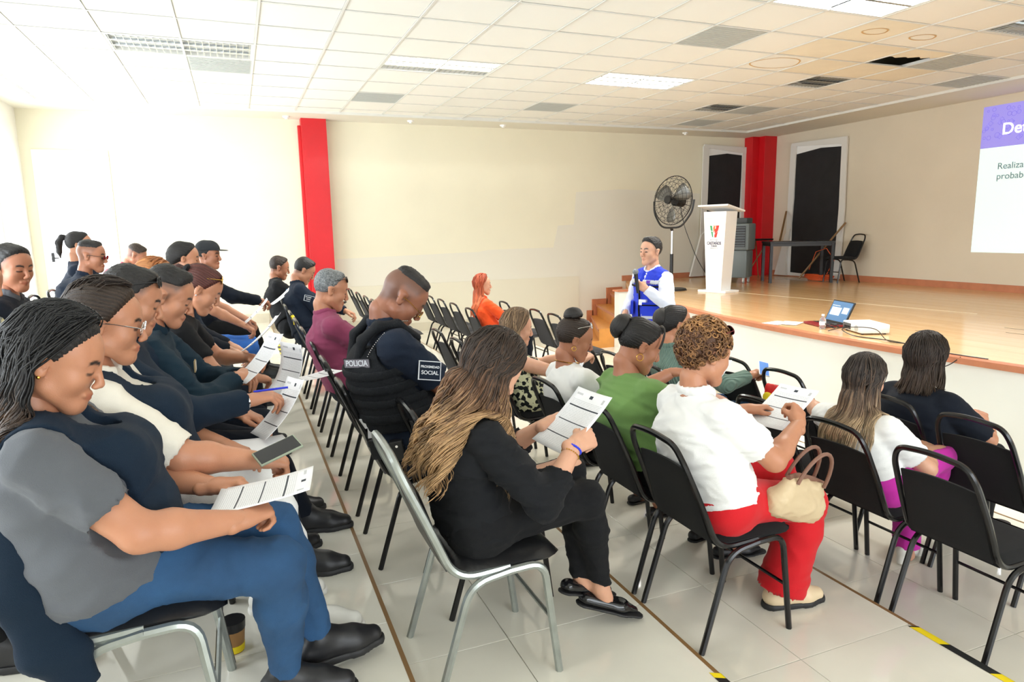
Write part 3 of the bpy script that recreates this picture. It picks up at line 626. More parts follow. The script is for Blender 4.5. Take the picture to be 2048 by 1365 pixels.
# projected slide on the back wall: a thin painted-light rectangle
def slide():
    t = empty('projection_screen', (XB-0.004, 7.25, 1.43)); tag(t, 'projected slide with a purple heading band on the back wall', 'screen')
    def q(nm, y0, y1, z0, z1, m, d=0.0): return MB().box((-0.003-d, -y1, z0), (-d, -y0, z1)).build(nm, m, t)
    M['slide_w'] = mat('slide_white', srgb(226, 243, 245), 0.9, emit=0.42); M['slide_p'] = mat('slide_purple', srgb(158, 150, 238), 0.9, emit=0.36)
    q('slide_field', 0.0, 3.4, 0.0, 1.59, M['slide_w']); q('heading_band', 0.0, 3.4, 1.59, 2.21, M['slide_p'])
    pt = mat('slide_pattern', srgb(140, 130, 226), 0.9, emit=0.32); mb = MB(); random.seed(5)
    for k in range(70):
        y = random.uniform(0.03, 1.2); z = random.uniform(1.63, 2.17); r = random.uniform(0.015, 0.04)
        mb.tube([(-0.0045, -y+r*math.cos(a), z+r*math.sin(a)) for a in np.linspace(0, 6.283, random.choice((5, 7, 13)))[:-1]], 0.003, 4, closed=True)
    mb.build('band_pattern', pt, t)['kind'] = 'stuff'
    text = lambda body, size, y, z, m, off=0.0: text_mesh(body, size, m, Matrix.Translation((-0.006, -y, z)) @ Matrix.Rotation(math.radians(-90), 4, 'Z') @ Matrix.Rotation(math.radians(90), 4, 'X'), t, off=off, align='LEFT')
    text('Detectar', 0.235, 0.30, 1.84, mat('slide_text_white', (1, 1, 1), 0.9, emit=0.6), 0.004)
    g = mat('slide_text_grey', srgb(120, 150, 150), 0.9)
    text('Realizar el', 0.135, 0.285, 1.30, g); text('probables', 0.135, 0.285, 1.15, g)
slide()
# laptop, bottle, projector, papers and cables at the stage edge
def laptop():
    t = empty('laptop', (5.82, 5.38, ZS), math.radians(-16)); tag(t, 'open laptop with a dark red base on the stage edge', 'laptop')
    rd = mat('laptop_red', srgb(128, 24, 30), 0.35)
    # the keyboard side faces the audience (-x); screen hinge at +x
    MB().box((-0.15, -0.19, 0.004), (0.10, 0.19, 0.026), bevel=0.004).build('base', rd, t)
    MB().box((-0.05, -0.165, 0.026), (0.09, 0.165, 0.029)).build('keyboard', M['black'], t)
    Rm_ = Matrix.Translation((0.10, 0, 0.026)) @ Matrix.Rotation(math.radians(24), 4, 'Y')
    MB().box((-0.006, -0.19, 0.0), (0.008, 0.19, 0.25), Rm_, bevel=0.003).build('lid', M['black'], t)
    MB().box((-0.0085, -0.175, 0.018), (-0.0062, 0.175, 0.238), Rm_).build('screen', mat('laptop_screen', srgb(70, 104, 140), 0.3, emit=0.5), t)
    MB().box((-0.0095, -0.02, 0.08), (-0.0086, 0.15, 0.17), Rm_).box((-0.0095, -0.15, 0.11), (-0.0086, -0.05, 0.18), Rm_).box((-0.0095, 0.02, 0.185), (-0.0086, 0.16, 0.192), Rm_).build('window_pane', mat('laptop_window', srgb(190, 206, 222), 0.4, emit=0.5), t)
laptop()
def projector():
    t = empty('projector', (5.78, 4.86, ZS), math.radians(-22)); tag(t, 'white video projector with cables on the stage edge', 'projector')
    MB().box((-0.13, -0.19, 0.012), (0.15, 0.19, 0.10), bevel=0.012).build('body', M['white_gloss'], t, True)
    MB().box((-0.134, 0.02, 0.025), (-0.128, 0.17, 0.085)).build('socket_panel', mat('socket_dark', srgb(88, 92, 94), 0.5), t)
    MB().cyl((-0.1335, -0.09, 0.052), (-0.129, -0.09, 0.052), 0.034, n=18).build('speaker_grille', M['grille'], t)
    for y in (0.04, 0.07, 0.10, 0.13): MB().box((-0.139, y-0.008, 0.04), (-0.133, y+0.008, 0.06)).build('plug', M['black'], t)
    for x in (-0.1, 0.12):
        for y in (-0.15, 0.15): MB().cyl((x, y, 0), (x, y, 0.014), 0.012, n=8).build('foot', M['black'], t)
projector()
def bottle():
    t = empty('water_bottle', (5.58, 5.2, ZS)); tag(t, 'small clear water bottle beside the laptop', 'bottle')
    prof = [(0.0, 0.0), (0.03, 0.002), (0.032, 0.02), (0.031, 0.06), (0.033, 0.09), (0.03, 0.105), (0.014, 0.125), (0.013, 0.14)]
    v = []; f = []; n = 14
    for r, z in prof:
        for k in range(n): a = 2*math.pi*k/n; v.append((r*math.cos(a), r*math.sin(a), z))
    for i in range(len(prof)-1):
        for k in range(n): f.append((i*n+k, i*n+(k+1) % n, (i+1)*n+(k+1) % n, (i+1)*n+k))
    pydata('bottle_body', v, f, mat('bottle_plastic', (0.85, 0.9, 0.92), 0.08, trans=0.85), t, True)
    MB().cyl((0, 0, 0.045), (0, 0, 0.08), 0.0335, n=14).build('bottle_label', M['white_paper'], t, True)
    MB().cyl((0, 0, 0.138), (0, 0, 0.156), 0.015, n=12).build('cap', M['white_gloss'], t, True)
bottle()
def cable(pts, r, label, name='cable'):
    P = [Vector(p) for p in pts]; out = []
    for i in range(len(P)-1):
        p0, p1, p2, p3 = P[max(i-1, 0)], P[i], P[i+1], P[min(i+2, len(P)-1)]
        for k in range(7):
            s = k/7; out.append(0.5*((2*p1)+(p2-p0)*s+(2*p0-5*p1+4*p2-p3)*s*s+(3*p1-p0-3*p2+p3)*s**3))
    out.append(P[-1]); return tag(MB().tube(out, r, 6).build(name, M['black'], smooth=True), label, 'cable')
z0 = ZS+0.008
cable([(5.64, 4.93, ZS+0.05), (5.52, 4.9, z0+0.03), (5.46, 4.7, z0), (5.5, 4.45, z0), (5.4, 4.2, z0+0.02), (5.44, 3.95, z0), (5.37, 3.7, z0), (5.4, 3.4, z0)], 0.005, 'black power cable trailing right from the projector along the stage edge')
cable([(5.64, 4.97, ZS+0.05), (5.5, 5.05, z0), (5.52, 4.85, z0+0.06), (5.6, 4.6, z0+0.07), (5.48, 4.35, z0), (5.42, 4.05, z0+0.015), (5.36, 3.85, z0)], 0.004, 'thin looping black cable arching over the projector corner')
lp = []
for k in range(46):
    a = k*0.62; lp.append((5.62+0.05*math.cos(a), 5.12+(0.07+0.012*math.sin(k))*math.sin(a), z0+0.01+0.05*abs(math.sin(a*0.37))))
cable(lp, 0.0035, 'bundle of black video cable coiled between bottle and projector')
cable([(5.36, 3.84, z0), (5.3, 3.9, z0+0.01), (5.24, 3.85, ZS-0.05), (5.235, 3.72, ZS-0.11), (5.24, 3.6, ZS-0.06), (5.3, 3.55, z0)], 0.004, 'black cable loop hanging over the stage edge')
for k, (x, y, a) in enumerate(((5.5, 5.75, 0.2), (5.6, 5.66, 0.5))):
    o = MB().box((-0.14, -0.1, 0), (0.14, 0.1, 0.0015)).build('paper_sheet', M['white_paper']); o.location = (x, y, ZS+0.001+0.002*k+0.003); o.rotation_euler = (0, 0, a)
    tag(o, ['white sheet lying flat on the stage left of the laptop', 'white sheet with grey print partly under the laptop'][k], 'paper')
random.seed(11)
for k, (x, y) in enumerate(((7.2, 4.3), (6.9, 4.1), (7.5, 4.0), (7.0, 3.75), (7.9, 3.9), (6.5, 3.55), (8.3, 3.8), (6.3, 4.6))):
    MB().box((-0.004, -0.10, 0), (0.004, 0.10, 0.0012)).build('floor_gap', M['dark'], stage).location = (x, y, ZS+0.0002)
    stage.children[-1].rotation_euler = (0, 0, 0.05)
MB().box((6.6, 5.0, ZS+0.0002), (6.62, 10.6, ZS+0.0012), Matrix.Translation((7.6, 8.2, 0)) @ Matrix.Rotation(math.radians(8), 4, 'Z') @ Matrix.Translation((-6.6, -8.0, 0))).build('tape_line', mat('tape_cream', srgb(236, 224, 190), 0.6), stage)
# travel mug on the floor among the front chairs
tm = empty('travel_mug', (3.80, 2.24, FL[4])); tag(tm, 'steel travel mug with a black rim on the floor among the front chairs', 'mug')
MB().cyl((0, 0, 0), (0, 0, 0.14), 0.034, 0.042, 18).build('cup', M['chrome'], tm, True)
MB().cyl((0, 0, 0.14), (0, 0, 0.155), 0.046, n=18).cyl((0, 0, 0.155), (0, 0, 0.157), 0.036, n=18).build('lid', M['black'], tm, True)
MB().tube(arc_pts([(0, -0.04, 0.145), (0, -0.085, 0.145), (0, -0.085, 0.05), (0, -0.04, 0.05)], 0.03), 0.007, 6).build('handle', M['black'], tm, True)
cu = empty('paper_cup', (-0.117, 2.41, FL[1])); tag(cu, 'brown and yellow paper cup under the front-left chair', 'cup')
MB().cyl((0, 0, 0), (0, 0, 0.11), 0.032, 0.042, 16).build('cup', mat('cup_kraft', srgb(150, 110, 62), 0.6), cu, True)
MB().cyl((0, 0, 0.004), (0, 0, 0.03), 0.0335, 0.036, 16).build('band', M['yellow'], cu, True); MB().cyl((0, 0, 0.085), (0, 0, 0.118), 0.041, 0.0435, 16).build('rim_band', M['black'], cu, True)
# ------------------------------------------------------------------ implicit-surface modelling for people
f32 = np.float32
class Field:
    """smooth union of tapered capsules on a grid, extracted with surface nets"""
    def __init__(s, vox): s.vox = vox; s.P = []; s.cuts = []; s.subs = []
    def cone(s, a, b, ra, rb=None, k=0.02, w=None, st=1.0):
        s.P.append((np.array(a, f32), np.array(b, f32), ra, ra if rb is None else rb, k, None if w is None else np.array(w, f32)/np.linalg.norm(w), st)); return s
    def ball(s, c, r, k=0.02, w=None, st=1.0): return s.cone(c, c, r, r, k, w, st)
    def chain(s, pts, rs, k=0.02, w=None, st=1.0):
        for i in range(len(pts)-1): s.cone(pts[i], pts[i+1], rs[i], rs[i+1], k, w, st)
        return s
    def cut(s, n, p): n = np.array(n, f32); n = n/np.linalg.norm(n); s.cuts.append((n, float(n @ np.array(p, f32)))); return s   # removes the side n points to
    def sub(s, a, b, ra, rb=None, k=0.0): s.subs.append((np.array(a, f32), np.array(b, f32), ra, ra if rb is None else rb, k)); return s
    @staticmethod
    def dist(X, pr):
        a, b, ra, rb, k, w, st = pr
        Q = X-a; ba = b-a
        if w is not None and st != 1.0:
            c = (Q @ w)*(1-1/st); Q = Q-c[..., None]*w; ba = ba-w*(ba @ w)*(1-1/st)
        L = float(ba @ ba)
        if L < 1e-12: return np.sqrt((Q*Q).sum(-1))-ra
        t = np.clip((Q @ ba)/L, 0, 1)
        D = Q-t[..., None]*ba
        return np.sqrt((D*D).sum(-1))-(ra+(rb-ra)*t)
    def eval(s, X):
        d = None
        for pr in s.P:
            e = s.dist(X, pr); k = pr[4]
            if d is None: d = e
            else:
                h = np.maximum(k-np.abs(d-e), 0)/max(k, 1e-6); d = np.minimum(d, e)-h*h*k*0.25
        return d
    def mesh(s):
        vx = s.vox; lo = np.full(3, 1e9); hi = -lo; bx = []
        for a, b, ra, rb, k, w, st in s.P:
            m = max(ra, rb); ext = np.full(3, m)
            if w is not None: ext = ext+np.abs(w)*m*(st-1)
            l = np.minimum(a, b)-ext; h = np.maximum(a, b)+ext; bx.append((l-k*0.3-2*vx, h+k*0.3+2*vx)); lo = np.minimum(lo, l); hi = np.maximum(hi, h)
        lo = lo-3*vx; n = np.ceil((hi+3*vx-lo)/vx).astype(int)+1
        g = [lo[i]+vx*np.arange(n[i]) for i in range(3)]
        D = np.full(n, 0.3, f32)
        for pr, (l, h) in zip(s.P, bx):
            i0 = np.clip(np.floor((l-lo)/vx).astype(int), 0, n); i1 = np.clip(np.ceil((h-lo)/vx).astype(int)+1, 0, n)
            sl = tuple(slice(i0[i], i1[i]) for i in range(3))
            X = np.stack(np.meshgrid(*[g[i][i0[i]:i1[i]] for i in range(3)], indexing='ij'), -1).astype(f32)
            e = s.dist(X, pr); d = D[sl]; k = pr[4]
            if k > 0:
                q = np.maximum(k-np.abs(d-e), 0)/k; D[sl] = np.minimum(d, e)-q*q*(k*0.25)
            else: D[sl] = np.minimum(d, e)
        for a, b, ra, rb, k in s.subs:
            m = max(ra, rb); l = np.minimum(a, b)-m-2*vx; h = np.maximum(a, b)+m+2*vx
            i0 = np.clip(np.floor((l-lo)/vx).astype(int), 0, n); i1 = np.clip(np.ceil((h-lo)/vx).astype(int)+1, 0, n)
            if (i1 <= i0).any(): continue
            sl = tuple(slice(i0[i], i1[i]) for i in range(3))
            X = np.stack(np.meshgrid(*[g[i][i0[i]:i1[i]] for i in range(3)], indexing='ij'), -1).astype(f32)
            D[sl] = np.maximum(D[sl], -s.dist(X, (a, b, ra, rb, 0, None, 1)))
        for nn, c in s.cuts:
            pl = (nn[0]*g[0][:, None, None]+nn[1]*g[1][None, :, None]+nn[2]*g[2][None, None, :]-c).astype(f32)
            D = np.maximum(D, pl)
        return nets(D, lo, vx)
def nets(D, lo, vx):
    neg = D < 0
    c = sum(neg[i:D.shape[0]-1+i, j:D.shape[1]-1+j, k:D.shape[2]-1+k].astype(np.int8) for i in (0, 1) for j in (0, 1) for k in (0, 1))
    act = (c > 0) & (c < 8)
    I = np.argwhere(act); idx = np.full(act.shape, -1, np.int64); idx[act] = np.arange(len(I))
    acc = np.zeros((len(I), 3)); cnt = np.zeros(len(I))
    cor = [(i, j, k) for i in (0, 1) for j in (0, 1) for k in (0, 1)]
    V = {q: D[I[:, 0]+q[0], I[:, 1]+q[1], I[:, 2]+q[2]] for q in cor}
    for q in cor:
        for ax_ in range(3):
            if q[ax_] == 1: continue
            r = list(q); r[ax_] = 1; r = tuple(r); a, b = V[q], V[r]; m = (a < 0) != (b < 0)
            t = np.where(m, a/np.where(m, a-b, 1), 0)
            p = np.array(q, float)[None, :].repeat(len(I), 0); p[:, ax_] += t
            acc += p*m[:, None]; cnt += m
    verts = lo+vx*(I+acc/cnt[:, None])
    faces = []
    for ax_ in range(3):
        o1, o2 = [(1, 2), (2, 0), (0, 1)][ax_]
        sl0 = [slice(None)]*3; sl1 = [slice(None)]*3; sl0[ax_] = slice(0, -1); sl1[ax_] = slice(1, None)
        ch = neg[tuple(sl0)] != neg[tuple(sl1)]
        E = np.argwhere(ch); E = E[(E[:, o1] > 0) & (E[:, o2] > 0) & (E[:, o1] < D.shape[o1]-1) & (E[:, o2] < D.shape[o2]-1)]
        if not len(E): continue
        flip = neg[E[:, 0], E[:, 1], E[:, 2]]
        def at(d1, d2):
            e = E.copy(); e[:, o1] -= d1; e[:, o2] -= d2; return idx[e[:, 0], e[:, 1], e[:, 2]]
        q = np.stack([at(1, 1), at(0, 1), at(0, 0), at(1, 0)], 1); q[~flip] = q[~flip][:, ::-1]
        faces.append(q)
    F = np.concatenate(faces) if faces else np.zeros((0, 4), int)
    F = F[(F >= 0).all(1)]
    return verts, F
def smooth_mesh(V, F, it=1, lam=0.5):
    for _ in range(it):
        A = np.zeros_like(V); n = np.zeros(len(V))
        for i in range(4):
            j = (i+1) % 4
            np.add.at(A, F[:, i], V[F[:, j]]); np.add.at(A, F[:, j], V[F[:, i]]); np.add.at(n, F[:, i], 1); np.add.at(n, F[:, j], 1)
        V = V+(A/np.maximum(n, 1)[:, None]-V)*lam
    return V
def vnormals(V, F):
    fn = np.cross(V[F[:, 2]]-V[F[:, 0]], V[F[:, 3]]-V[F[:, 1]]); N = np.zeros_like(V)
    for i in range(4): np.add.at(N, F[:, i], fn)
    return N/np.maximum(np.linalg.norm(N, axis=1), 1e-12)[:, None]
def wrinkle(V, F, amp, scale, seed, aniso=(1, 1, 2.2)):
    rg = np.random.default_rng(seed); N = vnormals(V, F); h = np.zeros(len(V)); Q = V*np.array(aniso)*scale
    wp = np.stack([np.sin(Q @ rg.normal(0, 1, 3)+rg.uniform(0, 6)) for _ in range(3)], 1)*0.9
    for k in range(5):
        d = rg.normal(0, 1, 3); h += (1-np.abs(np.sin((Q+wp) @ d*0.8+rg.uniform(0, 6))))**2
    return V+N*((h/5-0.33)*amp*2)[:, None]
def to_obj(name, V, F, m, parent=None, attr=None):
    me = bpy.data.meshes.new(name); V = np.asarray(V, f32); F = np.asarray(F, np.int32)
    me.vertices.add(len(V)); me.vertices.foreach_set('co', V.ravel())
    k = F.shape[1]; me.loops.add(len(F)*k); me.loops.foreach_set('vertex_index', F.ravel())
    me.polygons.add(len(F)); me.polygons.foreach_set('loop_start', np.arange(0, len(F)*k, k, dtype=np.int32)); me.polygons.foreach_set('loop_total', np.full(len(F), k, np.int32))
    me.polygons.foreach_set('use_smooth', np.ones(len(F), bool)); me.update(calc_edges=True); me.validate()
    if attr is not None:
        for an, A in attr.items():
            at = me.attributes.new(an, 'FLOAT_COLOR', 'POINT'); at.data.foreach_set('color', np.concatenate([A, np.ones((len(A), 1))], 1).astype(f32).ravel())
    return link(name, me, m, parent)
# ------------------------------------------------------------------ head template (x forward, z up, origin between the ears at eye level)
def build_head(female, vox=0.0042):
    F = Field(vox); fj = 0.93 if female else 1.0
    F.cone((-0.028, 0, 0.032), (0.012, 0, 0.036), 0.079, 0.076, 0.03, (0, 1, 0), 0.97)
    F.cone((0.028, 0, 0.025), (0.036, 0, -0.045), 0.058, 0.050, 0.03, (0, 1, 0), 1.08)
    for s in (1, -1):
        F.cone((0.008, 0.048*fj*s, -0.058), (0.062, 0.016*s, -0.100), 0.021, 0.017, 0.035)
        F.ball((0.058, 0.037*s, -0.026), 0.024, 0.03)
        F.cone((0.076, 0.012*s, 0.021), (0.066, 0.045*s, 0.018), 0.0125, 0.010, 0.018)
        F.ball((0.0765, 0.031*s, 0.0), 0.0145, 0.004)
        F.cone((-0.014, 0.076*s, 0.014), (-0.007, 0.073*s, -0.026), 0.0125, 0.009, 0.006, (1, 0, 0), 1.6)
        F.ball((0.1, 0.0105*s, -0.039), 0.0075, 0.008)
    F.ball((0.068, 0, -0.100), 0.020, 0.03)
    F.cone((0.090, 0, 0.012), (0.109, 0, -0.030), 0.0075, 0.0105, 0.012)
    F.cone((0.0865, -0.017, -0.064), (0.0865, 0.017, -0.064), 0.0062, 0.0062, 0.008)
    F.ball((0.0915, 0, -0.0615), 0.0066 if not female else 0.0072, 0.012); F.ball((0.0885, 0, -0.0735), 0.0076 if not female else 0.0084, 0.012)
    F.cone((-0.030, 0, -0.05), (-0.034, 0, -0.105), 0.050*fj, 0.045*fj, 0.03)
    F.sub((0.1015, -0.03, -0.0675), (0.1015, 0.03, -0.0675), 0.0045)
    for s in (1, -1):
        F.sub((0.0, 0.083*s, 0.006), (0.0, 0.081*s, -0.008), 0.006)
    V, Fc = F.mesh(); V = smooth_mesh(V, Fc, 1, 0.4)
    x, y, z = V.T; ay = np.abs(y)
    ss = lambda e0, e1, v: np.clip((v-e0)/(e1-e0), 0, 1)
    lips = 0.75*ss(0.080, 0.087, x)*(1-ss(0.012, 0.021, ay))*(1-ss(0.006, 0.0115, np.abs(z+0.0675)))
    bz = 0.0215+0.006*np.sin(np.clip((ay-0.012)/0.04, 0, 1)*math.pi)
    brow = ss(0.05, 0.062, x)*ss(0.010, 0.015, ay)*(1-ss(0.044, 0.052, ay))*(1-ss(0.0035, 0.0065, np.abs(z-bz)))
    lash = ss(0.06, 0.07, x)*(1-ss(0.013, 0.0165, np.abs(ay-0.031)))*(1-ss(0.002, 0.0055, np.abs(z+0.0050-0.10*np.abs(ay-0.031))))
    q1 = 0.0255-(x-0.55*z); q2 = z+0.016-0.59*(x-0.02)
    scalp = ss(0.0, 0.022, q1)*ss(-0.004, 0.022, q2)*(1-ss(0.074, 0.079, ay))
    beard = ss(-0.03, -0.05, z)*ss(-0.02, 0.03, x)*(1-lips)*(1-ss(-0.12, -0.108, -z))
    return V, Fc, np.stack([lips, np.maximum(brow, lash*0.9), scalp], 1), beard
HEADS = {False: build_head(False), True: build_head(True)}
def eye_spheres():
    mb = MB()
    for s in (1, -1): mb.sph((0.0795, 0.031*s, -0.001), 0.0122, 10)
    me = mb.mesh('eyes', True); return me
EYES = eye_spheres()
M['eye'] = mat('eye_dark', (0.05, 0.035, 0.03), 0.15)
# hand template: wrist at origin, fingers +x, back of hand +z, thumb side +y (right hand)
def build_hand(flex, thumb, spread=0.0, vox=0.0040):
    F = Field(vox); kn = [(0.086, 0.029), (0.089, 0.0095), (0.084, -0.0105), (0.076, -0.029)]; Ls = [(0.040, 0.025, 0.019), (0.044, 0.029, 0.020), (0.040, 0.027, 0.019), (0.031, 0.021, 0.017)]
    F.cone((-0.03, 0, 0), (0.02, 0, 0), 0.024, 0.023, 0.02, (0, 1, 0), 1.25)
    for (kx, ky) in kn: F.cone((0.012, ky*0.45, 0), (kx, ky, 0.001), 0.0165, 0.0108, 0.014)
    F.cone((0.02, 0.018, -0.008), (0.05, 0.024, -0.010), 0.016, 0.012, 0.014)
    for i, (kx, ky) in enumerate(kn):
        p = np.array((kx, ky, 0.0)); a = 0; yw = (1.5-i)*spread; fx = flex[i] if isinstance(flex[0], (tuple, list)) else flex
        for j, L in enumerate(Ls[i]):
            a += math.radians(fx[j]); q = p+L*np.array((math.cos(a)*math.cos(yw), math.sin(yw), -math.sin(a)))
            r = (0.0095, 0.0084, 0.0074, 0.0066); sc = 0.88 if i == 3 else 1.0
            F.cone(p, q, r[j]*sc, r[j+1]*sc, 0.003); p = q
    F.chain([np.array(t) for t in thumb], [0.0135, 0.0112, 0.0098, 0.0082], 0.007)
    V, Fc = F.mesh(); return smooth_mesh(V, Fc, 1, 0.4), Fc
TH_OUT = [(0.022, 0.018, -0.008), (0.056, 0.044, -0.016), (0.083, 0.047, -0.020), (0.106, 0.043, -0.024)]
TH_PIN = [(0.022, 0.018, -0.008), (0.054, 0.044, -0.020), (0.082, 0.042, -0.030), (0.106, 0.032, -0.034)]
TH_GRP = [(0.022, 0.018, -0.008), (0.050, 0.040, -0.026), (0.072, 0.032, -0.042), (0.088, 0.012, -0.050)]
HANDS = {'relax': build_hand((18, 24, 16), TH_OUT), 'hold': build_hand(((38, 42, 22), (46, 46, 24), (52, 50, 26), (58, 52, 26)), TH_PIN), 'grip': build_hand(((62, 72, 40), (66, 74, 40), (68, 74, 40), (70, 72, 38)), TH_GRP), 'point': build_hand(((8, 12, 8), (30, 40, 20), (48, 50, 26), (56, 52, 26)), TH_PIN)}
# ------------------------------------------------------------------ materials for people
def skin_mat(name, col):
    m = bpy.data.materials.new(name); m.use_nodes = True; nt = m.node_tree; b = nt.nodes['Principled BSDF']; N = nt.nodes.new; L = nt.links.new
    b.inputs['Roughness'].default_value = 0.46; b.inputs['Subsurface Weight'].default_value = 0.12; b.inputs['Subsurface Radius'].default_value = (0.010, 0.004, 0.002)
    b.inputs['Subsurface Scale'].default_value = 1.0
    a = N('ShaderNodeAttribute'); a.attribute_name = 'feat'; sp = N('ShaderNodeSeparateColor'); L(a.outputs['Color'], sp.inputs[0])
    tc = N('ShaderNodeTexCoord'); nz = N('ShaderNodeTexNoise'); nz.inputs['Scale'].default_value = 14; nz.inputs['Detail'].default_value = 5; L(tc.outputs['Object'], nz.inputs['Vector'])
    r0 = N('ShaderNodeMixRGB'); r0.inputs[1].default_value = (col[0]*0.88, col[1]*0.82, col[2]*0.80, 1); r0.inputs[2].default_value = (min(1, col[0]*1.10), col[1]*1.12, col[2]*1.12, 1); L(nz.outputs['Fac'], r0.inputs[0])
    m1 = N('ShaderNodeMixRGB'); m1.inputs[2].default_value = (col[0]*0.78, col[1]*0.50, col[2]*0.50, 1); L(sp.outputs[0], m1.inputs[0]); L(r0.outputs[0], m1.inputs[1])
    m2 = N('ShaderNodeMixRGB'); m2.inputs[2].default_value = (0.012, 0.009, 0.008, 1); L(sp.outputs[1], m2.inputs[0]); L(m1.outputs[0], m2.inputs[1])
    m3 = N('ShaderNodeMixRGB'); m3.inputs[2].default_value = (0.03, 0.024, 0.022, 1)
    L(sp.outputs[2], m3.inputs[0]); L(m2.outputs[0], m3.inputs[1]); L(m3.outputs[0], b.inputs['Base Color'])
    bp = N('ShaderNodeBump'); bp.inputs['Strength'].default_value = 0.12; bp.inputs['Distance'].default_value = 0.004; n2 = N('ShaderNodeTexNoise'); n2.inputs['Scale'].default_value = 320; L(tc.outputs['Object'], n2.inputs['Vector']); L(n2.outputs['Fac'], bp.inputs['Height']); L(bp.outputs[0], b.inputs['Normal'])
    return m
SK = {'light': skin_mat('skin_light', srgb(210, 160, 132)), 'mid': skin_mat('skin_medium', srgb(190, 134, 103)), 'tan': skin_mat('skin_tan', srgb(174, 118, 90)), 'deep': skin_mat('skin_deep', srgb(150, 98, 74))}
def cloth(name, col, rough=0.88, bump=0.25, bscale=420, sheen=None, var=0.06):
    lum = max(col); k = 0.62 if lum < 0.08 else 1.0
    return mat(name, tuple(q*k for q in col), rough, bump=bump, bscale=bscale, sheen=(0.02 if lum < 0.08 else 0.10) if sheen is None else sheen, var=var, vscale=7, spec=0.25)
def denim(name, col):
    m = mat(name, col, 0.85, bump=0.3, bscale=500, var=0.3, vscale=5); return m
def hair_mat(name, root, tip, mid=None, rough=0.38):
    m = bpy.data.materials.new(name); m.use_nodes = True; nt = m.node_tree; b = nt.nodes['Principled BSDF']; N = nt.nodes.new; L = nt.links.new
    a = N('ShaderNodeAttribute'); a.attribute_name = 'tone'; sp = N('ShaderNodeSeparateColor'); L(a.outputs['Color'], sp.inputs[0])
    rp = N('ShaderNodeValToRGB'); cr = rp.color_ramp; cr.elements[0].color = (*root, 1); cr.elements[1].color = (*tip, 1); cr.elements[0].position = 0.15; cr.elements[1].position = 0.85
    if mid is not None: e = cr.elements.new(0.45); e.color = (*mid, 1)
    L(sp.outputs[0], rp.inputs[0])
    tc = N('ShaderNodeTexCoord'); nz = N('ShaderNodeTexNoise'); nz.inputs['Scale'].default_value = 60; L(tc.outputs['Object'], nz.inputs['Vector'])
    ad = N('ShaderNodeMath'); ad.operation = 'MULTIPLY_ADD'; L(sp.outputs[1], ad.inputs[0]); ad.inputs[1].default_value = 1.0; ad.inputs[2].default_value = 0.5
    mx = N('ShaderNodeVectorMath'); mx.operation = 'SCALE'; L(rp.outputs[0], mx.inputs[0]); L(ad.outputs[0], mx.inputs['Scale']); L(mx.outputs[0], b.inputs['Base Color'])
    b.inputs['Roughness'].default_value = rough+0.08; b.inputs['Specular IOR Level'].default_value = 0.4
    bp = N('ShaderNodeBump'); bp.inputs['Strength'].default_value = 0.5; bp.inputs['Distance'].default_value = 0.004; n2 = N('ShaderNodeTexNoise'); n2.inputs['Scale'].default_value = 420; L(tc.outputs['Object'], n2.inputs['Vector']); L(n2.outputs['Fac'], bp.inputs['Height']); L(bp.outputs[0], b.inputs['Normal'])
    return m
HM = {'black': hair_mat('hair_black', (0.010, 0.009, 0.009), (0.016, 0.013, 0.011)), 'brown': hair_mat('hair_dark_brown', (0.022, 0.013, 0.009), (0.05, 0.03, 0.018)),
      'ombre': hair_mat('hair_balayage', (0.03, 0.018, 0.012), srgb(182, 146, 104), srgb(108, 78, 56)), 'ash': hair_mat('hair_ash_ombre', (0.03, 0.022, 0.018), srgb(184, 160, 128), srgb(112, 90, 72)),
      'curly': hair_mat('hair_curly_brown', srgb(88, 58, 40), srgb(170, 124, 76)), 'copper': hair_mat('hair_copper', srgb(150, 62, 34), srgb(206, 112, 70)), 'auburn': hair_mat('hair_auburn', (0.045, 0.014, 0.012), srgb(112, 52, 40)),
      'orange': hair_mat('hair_light_ginger', srgb(150, 92, 50), srgb(206, 146, 86)), 'grey': hair_mat('hair_grey', srgb(96, 100, 102), srgb(150, 152, 152)), 'streak': hair_mat('hair_streaked', srgb(110, 88, 66), srgb(204, 180, 142), srgb(150, 124, 94)),
      'w1': hair_mat('hair_black_brown_tips', (0.010, 0.010, 0.011), srgb(96, 74, 58), (0.016, 0.014, 0.014))}
# ------------------------------------------------------------------ vector helpers
A_ = lambda *v: np.array(v, float)
def unit(v): v = np.asarray(v, float); return v/max(np.linalg.norm(v), 1e-9)
def rotz(a): c, s = math.cos(a), math.sin(a); return np.array(((c, -s, 0), (s, c, 0), (0, 0, 1.0)))
def roty(a): c, s = math.cos(a), math.sin(a); return np.array(((c, 0, s), (0, 1, 0), (-s, 0, c)))
def rotx(a): c, s = math.cos(a), math.sin(a); return np.array(((1.0, 0, 0), (0, c, -s), (0, s, c)))
def ik(a, c, l1, l2, pole):
    d = c-a; L = np.linalg.norm(d); mx = (l1+l2)*0.995
    if L > mx: c = a+d/L*mx; d = c-a; L = mx
    L = max(L, abs(l1-l2)+1e-3); u = d/L; x = (l1*l1-l2*l2+L*L)/(2*L); h = math.sqrt(max(l1*l1-x*x, 0))
    p = pole-u*(pole @ u); return a+u*x+unit(p)*h, c
def frame(xdir, zhint):
    x = unit(xdir); z = zhint-x*(zhint @ x); z = unit(z); y = np.cross(z, x); return np.stack([x, y, z], 1)
